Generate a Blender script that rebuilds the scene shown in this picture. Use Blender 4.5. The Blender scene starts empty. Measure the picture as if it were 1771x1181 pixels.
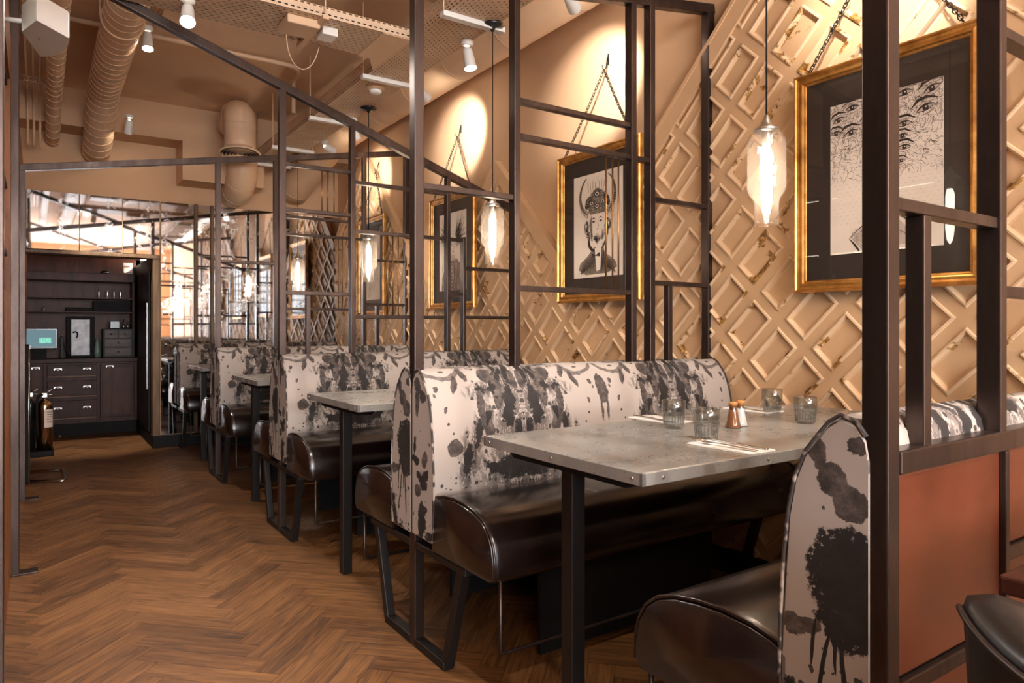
import bpy, bmesh, math, random
from mathutils import Vector, Matrix
random.seed(7)
SC = bpy.context.scene
COL = SC.collection
PI = math.pi
R = math.radians

# ------------------------------------------------------------------ camera
H = 1.06
cam = bpy.data.cameras.new('camera'); camo = bpy.data.objects.new('camera', cam); COL.objects.link(camo)
camo.location = (0, 0, H); camo.rotation_euler = (PI/2, 0, -R(34.28))
cam.sensor_width = 36.0; cam.lens = 1199.3/1771*36; cam.shift_y = -(590.5-568.5)/1771
cam.clip_start = .02; cam.clip_end = 60
SC.camera = camo
SC.view_settings.view_transform = 'Standard'; SC.view_settings.look = 'None'
SC.view_settings.gamma = 1; SC.view_settings.use_curve_mapping = False
SC.view_settings.exposure = 1.0
cy = SC.cycles
cy.use_denoising = True; cy.max_bounces = 8; cy.diffuse_bounces = 3; cy.glossy_bounces = 4
cy.transparent_max_bounces = 24; cy.transmission_bounces = 8
cy.sample_clamp_indirect = 4; cy.caustics_reflective = False; cy.caustics_refractive = False
cy.blur_glossy = .5
# ------------------------------------------------------------------ daylight beyond the street windows behind the camera
w = bpy.data.worlds.new('world'); SC.world = w; w.use_nodes = True
bg = w.node_tree.nodes['Background']; bg.inputs[0].default_value = (.95, .96, 1, 1); bg.inputs[1].default_value = 14.0
def arealight(name, loc, rot, sx, sy, power, color=(1, 1, 1), portal=False):
    l = bpy.data.lights.new(name, 'AREA'); l.shape = 'RECTANGLE'; l.size = sx; l.size_y = sy; l.energy = power; l.color = color
    o = bpy.data.objects.new(name, l); COL.objects.link(o); o.location = loc; o.rotation_euler = rot
    if portal: l.cycles.is_portal = True
    return o
arealight('street_daylight', (-.2, -4.85, 1.7), (R(90), 0, 0), 4.6, 2.0, 1, portal=True)
WARM = (1.0, .86, .70)
WARM2 = (1.0, .93, .85)

# ------------------------------------------------------------------ materials
def srgb(r, g, b):
    f = lambda c: (c/255/12.92) if c/255 <= .04045 else ((c/255+.055)/1.055)**2.4
    return (f(r), f(g), f(b), 1)
class NT:
    def __init__(s, name):
        s.m = bpy.data.materials.new(name); s.m.use_nodes = True; s.t = s.m.node_tree
        s.b = s.t.nodes['Principled BSDF']; s.out = s.t.nodes['Material Output']
    def n(s, typ, **kw):
        nd = s.t.nodes.new(typ)
        for k, v in kw.items():
            if k.startswith('i_'):
                nd.inputs[int(k[2:]) if k[2:].isdigit() else k[2:].replace('_', ' ')].default_value = v
            else: setattr(nd, k, v)
        return nd
    def l(s, a, b): s.t.links.new(a, b)
    def math(s, op, a, b=None, c=None, clamp=False):
        nd = s.n('ShaderNodeMath', operation=op, use_clamp=clamp)
        for i, x in enumerate((a, b, c)):
            if x is None: continue
            if isinstance(x, (int, float)): nd.inputs[i].default_value = x
            else: s.l(x, nd.inputs[i])
        return nd.outputs[0]
    def ramp(s, fac, stops, interp='LINEAR'):
        nd = s.n('ShaderNodeValToRGB'); cr = nd.color_ramp; cr.interpolation = interp
        while len(cr.elements) < len(stops): cr.elements.new(.5)
        for e, (p, c) in zip(cr.elements, stops): e.position = p; e.color = c if len(c) == 4 else (*c, 1)
        s.l(fac, nd.inputs[0]); return nd.outputs[0]
    def mix(s, fac, a, b, mode='MIX'):
        nd = s.n('ShaderNodeMix', data_type='RGBA', blend_type=mode)
        for x, i in ((fac, 0), (a, 6), (b, 7)):
            if isinstance(x, (int, float)): nd.inputs[i].default_value = x
            elif isinstance(x, tuple): nd.inputs[i].default_value = x
            else: s.l(x, nd.inputs[i])
        return nd.outputs[2]
    def coord(s, kind='Object'):
        return s.n('ShaderNodeTexCoord').outputs[kind]
    def mapping(s, v, loc=(0, 0, 0), rot=(0, 0, 0), sc=(1, 1, 1), typ='POINT'):
        nd = s.n('ShaderNodeMapping', vector_type=typ)
        nd.inputs[1].default_value = loc; nd.inputs[2].default_value = rot; nd.inputs[3].default_value = sc
        s.l(v, nd.inputs[0]); return nd.outputs[0]
    def noise(s, v, scale, detail=3, rough=.55, dist=0, out=0):
        nd = s.n('ShaderNodeTexNoise'); nd.inputs['Scale'].default_value = scale; nd.inputs['Detail'].default_value = detail
        nd.inputs['Roughness'].default_value = rough; nd.inputs['Distortion'].default_value = dist
        s.l(v, nd.inputs[0]); return nd.outputs[out]
    def bump(s, h, strength=.3, dist=.005):
        nd = s.n('ShaderNodeBump'); nd.inputs['Strength'].default_value = strength; nd.inputs['Distance'].default_value = dist
        s.l(h, nd.inputs['Height']); s.l(nd.outputs[0], s.b.inputs['Normal'])
    def base(s, x):
        if isinstance(x, tuple): s.b.inputs['Base Color'].default_value = x
        else: s.l(x, s.b.inputs['Base Color'])
    def rough(s, x):
        if isinstance(x, (int, float)): s.b.inputs['Roughness'].default_value = x
        else: s.l(x, s.b.inputs['Roughness'])
    def metal(s, x): s.b.inputs['Metallic'].default_value = x
    def spec(s, x): s.b.inputs['Specular IOR Level'].default_value = x

def simple(name, col, rough=.5, metal=0, var=.12, vscale=6, bump=0, bscale=40, spec=None):
    k = NT(name); c = k.coord()
    n = k.noise(c, vscale, 4)
    dark = tuple(x*(1-var) for x in col[:3])+(1,); lite = tuple(min(1, x*(1+var)) for x in col[:3])+(1,)
    k.base(k.ramp(n, [(.3, dark), (.7, lite)])); k.rough(rough); k.metal(metal)
    if spec is not None: k.spec(spec)
    if bump: k.bump(k.noise(c, bscale, 3), bump, .002)
    return k.m

M = {}
def mk_steel():
    k = NT('blackened_steel'); c = k.coord()
    n = k.noise(k.mapping(c, sc=(1, 1, .25)), 9, 5, .65)
    k.base(k.ramp(n, [(.3, srgb(56, 46, 42)), (.6, srgb(84, 71, 66)), (.8, srgb(108, 94, 89))]))
    k.metal(.85); k.rough(k.ramp(n, [(.3, (.40,)*3), (.7, (.27,)*3)])); k.bump(k.noise(c, 60, 3), .05, .001)
    return k.m
M['steel'] = mk_steel()
M['steel_dark'] = simple('dark_painted_steel', srgb(30, 26, 25), .45, .5, .2)
M['brass_rod'] = simple('antique_brass', srgb(150, 110, 70), .3, .9, .15, 20)
M['chrome'] = simple('polished_steel', (.8, .79, .77, 1), .12, 1, .05, 10)
M['brushed'] = simple('brushed_steel', (.55, .53, .5, 1), .3, 1, .08, 20)
PL = srgb(208, 168, 132)
M['plaster'] = simple('peach_beige_plaster', PL, .85, 0, .05, 2.5, .12, 25)
M['ceiling'] = simple('beige_painted_ceiling', srgb(238, 202, 168), .8, 0, .07, 1.6, .25, 6)
M['duct'] = simple('beige_painted_duct', srgb(218, 182, 148), .5, 0, .05, 5, .05, 60)
M['white'] = simple('off_white_plastic', srgb(232, 228, 222), .45, 0, .04)
M['goldsteel'] = simple('polished_warm_steel', srgb(190, 165, 130), .14, 1, .1, 4)
M['black'] = simple('matt_black', (.010, .009, .009, 1), .6, 0, .2, spec=.15)
M['blackgloss'] = simple('gloss_black', (.012, .012, .013, 1), .18, 0, .1)

def mk_panelpaint(name, flake_lo, flake_hi, tone):
    k = NT(name); c = k.coord()
    n1 = k.noise(c, 7, 7, .68, .4); n2 = k.noise(c, 2.2, 3, .5); n3 = k.noise(c, 45, 4, .7)
    base = k.ramp(n2, [(.3, tuple(x*.9 for x in tone[:3])), (.7, tuple(min(1, x*1.06) for x in tone[:3]))])
    m = k.math('ADD', n1, k.math('MULTIPLY', k.math('SUBTRACT', n3, .5), .22))
    m = k.math('ADD', m, k.math('MULTIPLY', k.math('SUBTRACT', n2, .5), .35))
    f = k.ramp(m, [(flake_lo, (0, 0, 0)), (flake_hi, (1, 1, 1))])
    gold = k.ramp(k.noise(c, 60, 3), [(.35, srgb(96, 62, 28)), (.6, srgb(168, 122, 60)), (.75, srgb(205, 170, 110))])
    k.base(k.mix(f, base, gold)); k.rough(k.ramp(f, [(0, (.5,)*3), (1, (.35,)*3)])); k.bump(k.math('SUBTRACT', n3, k.math('MULTIPLY', f, 1.2)), .35, .002)
    return k.m
M['panel'] = mk_panelpaint('distressed_cream_panel_paint', .655, .675, srgb(210, 170, 130))
M['panel_bead'] = mk_panelpaint('chipped_moulding_paint', .565, .60, srgb(220, 184, 146))
M['panel_rail'] = mk_panelpaint('cream_rail_paint', .72, .75, srgb(208, 168, 128))

def mk_gold():
    k = NT('gilt_frame'); c = k.coord(); n = k.noise(c, 14, 5, .6)
    k.base(k.ramp(n, [(.3, srgb(150, 98, 42)), (.55, srgb(205, 148, 76)), (.8, srgb(230, 182, 108))])); k.metal(.75); k.rough(.33)
    k.bump(k.noise(c, 90, 2), .08, .001); return k.m
M['gold'] = mk_gold()
M['mat'] = simple('dark_brown_mount_board', srgb(44, 34, 28), .6, 0, .08, 10)
M['paper'] = simple('cream_paper', srgb(226, 212, 200), .7, 0, .03, 12)
def mk_ink(name, c0, c1, sc):
    k = NT(name); n = k.noise(k.coord(), sc, 4, .7)
    k.base(k.ramp(n, [(.35, c0), (.65, c1)])); k.rough(.6); return k.m
M['ink'] = mk_ink('black_ink', srgb(30, 24, 22), srgb(60, 48, 42), 80)
M['ink_mid'] = mk_ink('grey_ink', srgb(100, 86, 78), srgb(150, 134, 122), 160)
M['ink_light'] = mk_ink('pale_ink', srgb(176, 160, 148), srgb(206, 190, 178), 120)

def mk_glass(name, tint, ior_like=.06, edge=.55, rough=.02):
    k = NT(name); t = k.n('ShaderNodeBsdfTransparent'); t.inputs[0].default_value = tint
    g = k.n('ShaderNodeBsdfGlossy'); g.inputs['Roughness'].default_value = rough; g.inputs[0].default_value = (1, 1, 1, 1)
    lw = k.n('ShaderNodeLayerWeight'); lw.inputs[0].default_value = .35
    f = k.math('ADD', k.math('MULTIPLY', k.math('POWER', lw.outputs['Facing'], 2.5), edge), ior_like, clamp=True)
    mx = k.n('ShaderNodeMixShader'); k.l(f, mx.inputs[0]); k.l(t.outputs[0], mx.inputs[1]); k.l(g.outputs[0], mx.inputs[2])
    k.l(mx.outputs[0], k.out.inputs[0]); k.t.nodes.remove(k.b); return k.m
M['pane'] = mk_glass('clear_picture_glass', (.98, .98, .98, 1), .035, .3, .01)
M['tumbler'] = mk_glass('clear_drinking_glass', (.90, .92, .92, 1), .06, .8)
M['shade'] = mk_glass('pale_amber_blown_glass', (.985, .955, .92, 1), .05, .55)
def haze_shade():
    m = M['shade']; t = m.node_tree; out = t.nodes['Material Output']; src = out.inputs[0].links[0].from_socket
    tr = t.nodes.new('ShaderNodeBsdfTranslucent'); tr.inputs[0].default_value = (1, .93, .86, 1)
    mx = t.nodes.new('ShaderNodeMixShader'); mx.inputs[0].default_value = .018
    t.links.new(src, mx.inputs[1]); t.links.new(tr.outputs[0], mx.inputs[2]); t.links.new(mx.outputs[0], out.inputs[0])
haze_shade()
def mk_realglass(name, col, rough=0):
    k = NT(name); g = k.n('ShaderNodeBsdfGlass'); g.inputs[0].default_value = col; g.inputs['IOR'].default_value = 1.45; g.inputs['Roughness'].default_value = rough
    t = k.n('ShaderNodeBsdfTransparent'); t.inputs[0].default_value = (.93, .94, .94, 1)
    mx = k.n('ShaderNodeMixShader'); mx.inputs[0].default_value = .35
    k.l(g.outputs[0], mx.inputs[1]); k.l(t.outputs[0], mx.inputs[2]); k.l(mx.outputs[0], k.out.inputs[0]); k.t.nodes.remove(k.b); return k.m
M['tumbler'] = mk_glass('clear_drinking_glass_body', (.80, .82, .82, 1), .08, .75)
M['window'] = mk_glass('window_glass', (.97, .98, .98, 1), .04, .3)

def emit(name, col, s):
    k = NT(name); e = k.n('ShaderNodeEmission'); e.inputs[0].default_value = (*col, 1); e.inputs[1].default_value = s
    k.l(e.outputs[0], k.out.inputs[0]); k.t.nodes.remove(k.b); return k.m
M['filament'] = emit('glowing_filament', (1, .84, .64), 26)
M['lamp'] = emit('lit_spot_lens', (1, .88, .72), 60)

def mk_mirror():
    k = NT('antique_mirror'); c = k.coord()
    n1 = k.noise(c, 3, 7, .75, .6); n2 = k.noise(c, 30, 5, .7)
    m = k.math('ADD', n1, k.math('MULTIPLY', k.math('SUBTRACT', n2, .5), .45))
    f = k.ramp(m, [(.54, (0, 0, 0)), (.70, (1, 1, 1))])
    k.base(k.mix(f, srgb(226, 226, 228), srgb(62, 50, 46))); k.metal(1); k.rough(k.ramp(f, [(0, (.03,)*3), (1, (.4,)*3)]))
    return k.m
M['mirror'] = mk_mirror()

def mk_floor():
    k = NT('oak_herringbone'); uv = k.coord('UV')
    at = k.n('ShaderNodeAttribute', attribute_name='tone')
    v = k.n('ShaderNodeVectorMath', operation='ADD'); k.l(uv, v.inputs[0])
    cmb = k.n('ShaderNodeCombineXYZ'); k.l(k.math('MULTIPLY', at.outputs['Fac'], 37), cmb.inputs[2]); k.l(cmb.outputs[0], v.inputs[1])
    m = k.mapping(v.outputs[0], sc=(1.2, 15, 1))
    n = k.noise(m, 3.2, 6, .62, 1.2); n2 = k.noise(k.mapping(v.outputs[0], sc=(3, 120, 1)), 2, 4, .7)
    t = k.math('ADD', k.math('MULTIPLY', n, .88), k.math('MULTIPLY', n2, .12))
    t = k.math('ADD', t, k.math('MULTIPLY', k.math('SUBTRACT', at.outputs['Fac'], .5), .17))
    k.base(k.ramp(t, [(.24, srgb(56, 34, 17)), (.42, srgb(92, 59, 31)), (.56, srgb(120, 80, 45)), (.78, srgb(148, 104, 62))]))
    k.rough(k.ramp(n, [(.3, (.52,)*3), (.7, (.38,)*3)])); k.bump(t, .12, .002); return k.m
M['floor'] = mk_floor()

def mk_wood(name, c0, c1, c2, sc=(2, 2, 18), rough=.42, scale=2.2):
    k = NT(name); n = k.noise(k.mapping(k.coord(), sc=sc), scale, 6, .6, .8)
    k.base(k.ramp(n, [(.3, c0), (.5, c1), (.75, c2)])); k.rough(rough); k.spec(.22); k.bump(n, .1, .002); return k.m
M['darkwood'] = mk_wood('dark_stained_wood', srgb(40, 19, 12), srgb(62, 31, 22), srgb(82, 44, 32), (6, 6, 1.2))
M['backboard'] = mk_wood('brown_board', srgb(58, 32, 22), srgb(80, 46, 34), srgb(98, 60, 45), (6, 6, 1.2))
M['wallwood'] = mk_wood('reddish_wall_timber', srgb(96, 54, 30), srgb(140, 86, 50), srgb(170, 112, 70), (8, 8, 1))
M['jamb'] = mk_wood('weathered_brown_jamb', srgb(84, 62, 44), srgb(112, 86, 62), srgb(134, 106, 80), (8, 8, 1))
M['blackwood'] = mk_wood('black_stained_wood', srgb(14, 11, 10), srgb(24, 18, 16), srgb(34, 27, 24), (6, 6, 1.2))

def mk_zinc():
    k = NT('zinc_table_sheet'); c = k.coord()
    n = k.noise(k.mapping(c, sc=(1, 2.2, 1)), 4, 3, .5, .3); n2 = k.noise(c, 30, 3, .5)
    k.base(k.ramp(n, [(.2, srgb(126, 124, 120)), (.5, srgb(145, 142, 138)), (.8, srgb(166, 163, 158))]))
    k.metal(.35); k.rough(k.ramp(k.math('ADD', k.math('MULTIPLY', n, .6), k.math('MULTIPLY', n2, .4)), [(.3, (.24,)*3), (.7, (.33,)*3)]))
    k.bump(n2, .006, .001); return k.m
M['zinc'] = mk_zinc()
def mk_leather(name, c0, c1, rough, bs=.12):
    k = NT(name); c = k.coord(); n = k.noise(c, 5, 5, .6)
    vo = k.n('ShaderNodeTexVoronoi'); vo.inputs['Scale'].default_value = 260; k.l(c, vo.inputs[0])
    k.base(k.ramp(n, [(.3, c0), (.7, c1)])); k.rough(k.ramp(n, [(.3, (rough,)*3), (.7, (rough+.1,)*3)])); k.bump(vo.outputs[0], bs, .001); return k.m
M['leather'] = mk_leather('dark_brown_leather', srgb(20, 11, 9), srgb(29, 17, 14), .19)
M['leather'].node_tree.nodes['Principled BSDF'].inputs['Coat Weight'].default_value = .35
M['leather'].node_tree.nodes['Principled BSDF'].inputs['Coat Roughness'].default_value = .22
M['tan_leather'] = mk_leather('russet_leather', srgb(74, 35, 21), srgb(96, 48, 29), .28, .06)
M['black_leather'] = mk_leather('black_leather', srgb(20, 18, 19), srgb(34, 31, 32), .32)
def mk_pipe():
    k = NT('fabric_piping'); n = k.noise(k.coord(), 11, 3, .6)
    k.base(k.ramp(n, [(.42, srgb(168, 152, 142)), (.47, srgb(44, 36, 34)), (.56, srgb(60, 52, 50)), (.60, srgb(160, 146, 136))])); k.rough(.7); return k.m
M['fabric_piping'] = mk_pipe()
M['piping'] = simple('dark_piping_cord', srgb(40, 30, 28), .4, 0, .2, 30)

def mk_fabric(end=False):
    k = NT('ink_blot_fabric_end' if end else 'ink_blot_fabric'); uv = k.coord('UV')
    sp = k.n('ShaderNodeSeparateXYZ'); k.l(uv, sp.inputs[0])
    u, v = sp.outputs[0], sp.outputs[1]
    t = k.math('PINGPONG', k.math('ABSOLUTE', u), .377) if not end else k.math('ABSOLUTE', u)
    cmb = k.n('ShaderNodeCombineXYZ'); k.l(t, cmb.inputs[0]); k.l(v, cmb.inputs[1])
    p0 = cmb.outputs[0]
    def warp(p, scale, amt, det=4, dist=0):
        n = k.n('ShaderNodeTexNoise'); n.inputs['Scale'].default_value = scale; n.inputs['Detail'].default_value = det; n.inputs['Roughness'].default_value = .72
        n.inputs['Distortion'].default_value = dist
        k.l(p, n.inputs[0]); a = k.n('ShaderNodeVectorMath', operation='SUBTRACT'); k.l(n.outputs[1], a.inputs[0]); a.inputs[1].default_value = (.5, .5, .5)
        m = k.n('ShaderNodeVectorMath', operation='MULTIPLY_ADD'); k.l(a.outputs[0], m.inputs[0]); m.inputs[1].default_value = (amt, amt, 0); k.l(p0, m.inputs[2])
        return m.outputs[0]
    pw = warp(p0, 15, .085, 9); pl = warp(p0, 14 if end else 12, .05 if end else .038, 5)
    def blobs(p, lst):
        cur = None
        for (cx, cv, rx, rv, rot) in lst:
            mp = k.mapping(p, (cx, cv, 0), (0, 0, rot), (rx, rv, 1), 'TEXTURE')
            ln = k.n('ShaderNodeVectorMath', operation='LENGTH'); k.l(mp, ln.inputs[0])
            cur = ln.outputs['Value'] if cur is None else k.math('MINIMUM', cur, ln.outputs['Value'])
        return cur
    if not end:
        black = [(.322, .155, .026, .075, .1), (.335, .36, .075, .045, 0), (.215, .092, .028, .012, -.2), (.262, .092, .018, .020, 0), (.31, .035, .013, .028, .4),
                 (.190, .25, .013, .05, .2), (.150, .33, .018, .05, .1), (.35, .27, .018, .07, 0), (.25, .36, .04, .02, .3), (.235, .19, .010, .03, 0), (.345, .03, .014, .05, .1), (.30, -.005, .010, .035, .3), (.20, -.03, .03, .02, 0), (.26, -.05, .02, .03, .2), (.35, -.06, .02, .05, 0)]
        grey = [(0, .115, .027, .06, 0), (.014, .20, .006, .045, 0), (.052, .085, .0085, .011, 0), (.042, .108, .006, .007, 0), (.122, .07, .013, .036, .35),
                (.255, .042, .03, .03, .5), (.21, .165, .012, .065, 0), (.102, .285, .03, .028, 0), (.165, .035, .012, .03, -.3), (.285, .10, .02, .07, .1), (.235, .23, .02, .05, -.2), (.36, .06, .015, .04, 0), (.09, .02, .012, .006, 0), (.075, .16, .006, .012, 0)]
        ringc = (.085, -.035, .085, .085, 0)
    else:
        black = [(.035, .255, .078, .078, 0), (.03, .32, .06, .045, 0), (.125, .52, .022, .05, .2), (.14, .46, .010, .018, 0), (.09, .56, .03, .014, .5)]
        grey = [(.095, .055, .013, .04, .5), (.062, .105, .022, .032, .4), (.035, .14, .03, .03, .2), (.135, .355, .026, .02, .1), (.10, .345, .02, .014, .1), (.02, .045, .02, .012, .4)]
        black += [(1.035, .30, .030, .018, .3), (1.075, .36, .040, .018, .5), (1.085, .45, .030, .020, 0), (1.075, .49, .028, .065, .1), (1.03, .25, .012, .03, 0), (1.13, .54, .03, .02, .3), (1.10, .34, .016, .03, .6)]
        grey += [(1.045, .055, .028, .022, .6), (1.08, .085, .022, .02, .4), (1.045, .11, .012, .05, 0), (1.10, .29, .02, .03, .2), (1.05, .40, .02, .02, 0)]
        ringc = None
    db = blobs(pw, black); dg = blobs(pl, grey)
    sm = lambda d, a, b: k.ramp(d, [(a, (1, 1, 1)), (b, (0, 0, 0))])
    mb = sm(k.math('MULTIPLY', db, .5), .49, .515); mg = sm(k.math('MULTIPLY', dg, .5), .485, .51)
    # splatter: small cells, denser near the black blots
    vo = k.n('ShaderNodeTexVoronoi'); vo.inputs['Scale'].default_value = 62; vo.inputs['Randomness'].default_value = 1; k.l(warp(p0, 40, .012), vo.inputs[0])
    spc = k.n('ShaderNodeSeparateColor'); k.l(vo.outputs['Color'], spc.inputs[0])
    dens = k.math('MULTIPLY_ADD', k.math('MULTIPLY', db, .5), -.46, .95)
    if end: dens = k.math('MULTIPLY', dens, k.math('GREATER_THAN', v, .4))
    dens = k.math('MAXIMUM', dens, .035)
    rr = k.math('MULTIPLY', spc.outputs[1], .50)
    s1 = k.math('MULTIPLY', k.math('LESS_THAN', spc.outputs[0], dens), k.math('LESS_THAN', vo.outputs['Distance'], rr))
    # veined washes near the heavy axis
    wv = k.noise(k.mapping(p0, sc=(1, .45, 1)), 26, 6, .7, 1.5)
    vein = k.math('MULTIPLY', k.ramp(wv, [(.45, (0, 0, 0)), (.48, (1, 1, 1)), (.60, (1, 1, 1)), (.63, (0, 0, 0))]), sm(k.math('MULTIPLY', db, .3), .48, .80))
    if end: vein = k.math('MULTIPLY', vein, .0)
    cream = srgb(164, 152, 144); 
    weave = k.noise(uv, 900, 1); creamc = k.ramp(weave, [(.3, tuple(c*.93 for c in cream[:3])), (.7, cream)])
    greyc = k.ramp(k.noise(p0, 30, 5, .7), [(.3, srgb(32, 27, 26)), (.5, srgb(68, 59, 56)), (.75, srgb(110, 99, 92))])
    blackc = k.ramp(k.noise(p0, 18, 5, .7), [(.4, srgb(22, 16, 15)), (.62, srgb(34, 28, 28)), (.75, srgb(70, 70, 76))])
    col = k.mix(k.math('MULTIPLY', vein, .8), creamc, greyc)
    if ringc:
        mp = k.mapping(pl, ringc[:3], (0, 0, 0), (ringc[2], ringc[3], 1), 'TEXTURE')
        mp.node.inputs[1].default_value = (ringc[0], ringc[1], 0)
        ln = k.n('ShaderNodeVectorMath', operation='LENGTH'); k.l(mp, ln.inputs[0])
        rg = k.math('LESS_THAN', k.math('ABSOLUTE', k.math('SUBTRACT', ln.outputs['Value'], 1)), .085)
        col = k.mix(k.math('MULTIPLY', rg, .8), col, greyc)
    col = k.mix(mg, col, greyc)
    col = k.mix(k.math('MULTIPLY', s1, .9), col, blackc)
    hol = k.ramp(k.noise(p0, 75, 4, .75), [(.585, (1, 1, 1)), (.605, (0, 0, 0))])
    hm = k.ramp(k.math('MULTIPLY', db, .5), [(.34, (0, 0, 0)), (.46, (1, 1, 1))])
    mb = k.math('MULTIPLY', mb, k.math('SUBTRACT', 1, k.math('MULTIPLY', hm, k.math('SUBTRACT', 1, hol))))
    # drips
    dr = k.noise(k.mapping(p0, sc=(1, .03, 1)), 70, 2, .5)
    if end:
        d1 = blobs(warp(p0, 10, .012, 2), [(.085, .42, .0038, .09, -.22), (.098, .37, .0035, .04, -.1), (.045, .42, .0045, .08, .08), (.06, .37, .003, .04, 0)])
        mb = k.math('MAXIMUM', mb, sm(k.math('MULTIPLY', d1, .5), .49, .51))
    else:
        dm = k.math('MULTIPLY', k.math('GREATER_THAN', dr, .60), sm(k.math('MULTIPLY', db, .4), .5, .8))
        mb = k.math('MAXIMUM', mb, k.math('MULTIPLY', dm, .75))
        spine = k.math('MULTIPLY', k.math('GREATER_THAN', t, .368), k.math('LESS_THAN', v, .25))
        mb = k.math('MULTIPLY', mb, k.math('SUBTRACT', 1, k.math('MULTIPLY', spine, .6)))
    col = k.mix(mb, col, blackc)
    k.base(col); k.rough(.75); k.bump(weave, .08, .0005)
    return k.m
M['fabric'] = mk_fabric(); M['fabric_end'] = mk_fabric(True)

def mk_tray(name, ax, ay, pu, pv, wu, wv):
    """painted sheet metal punched with staggered slots, open where the slots are"""
    k = NT(name); sp = k.n('ShaderNodeSeparateXYZ'); k.l(k.coord(), sp.inputs[0])
    a, b = sp.outputs[ax], sp.outputs[ay]
    row = k.math('FLOOR', k.math('DIVIDE', b, pv))
    off = k.math('MULTIPLY', k.math('MODULO', k.math('ABSOLUTE', row), 2), pu*.5)
    fu = k.math('ABSOLUTE', k.math('SUBTRACT', k.math('FRACT', k.math('DIVIDE', k.math('ADD', k.math('ADD', a, 50*pu), off), pu)), .5))
    fv = k.math('ABSOLUTE', k.math('SUBTRACT', k.math('FRACT', k.math('DIVIDE', k.math('ADD', b, 50*pv), pv)), .5))
    hole = k.math('MULTIPLY', k.math('LESS_THAN', fu, wu/pu/2), k.math('LESS_THAN', fv, wv/pv/2))
    k.base(k.ramp(k.noise(k.coord(), 5, 3), [(.3, srgb(206, 172, 140)), (.7, srgb(224, 194, 164))])); k.rough(.5)
    tr = k.n('ShaderNodeBsdfTransparent'); mx = k.n('ShaderNodeMixShader'); k.l(hole, mx.inputs[0]); k.l(k.b.outputs[0], mx.inputs[1]); k.l(tr.outputs[0], mx.inputs[2])
    k.l(mx.outputs[0], k.out.inputs[0]); return k.m
M['tray_yx'] = mk_tray('slotted_tray_base', 1, 0, .034, .021, .017, .006)
M['tray_yz'] = mk_tray('slotted_tray_side', 1, 2, .034, .018, .02, .007)
M['tray_xy'] = mk_tray('slotted_cross_tray_base', 0, 1, .034, .026, .017, .008)
M['tray_xz'] = mk_tray('slotted_cross_tray_side', 0, 2, .03, .03, .017, .007)

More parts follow.
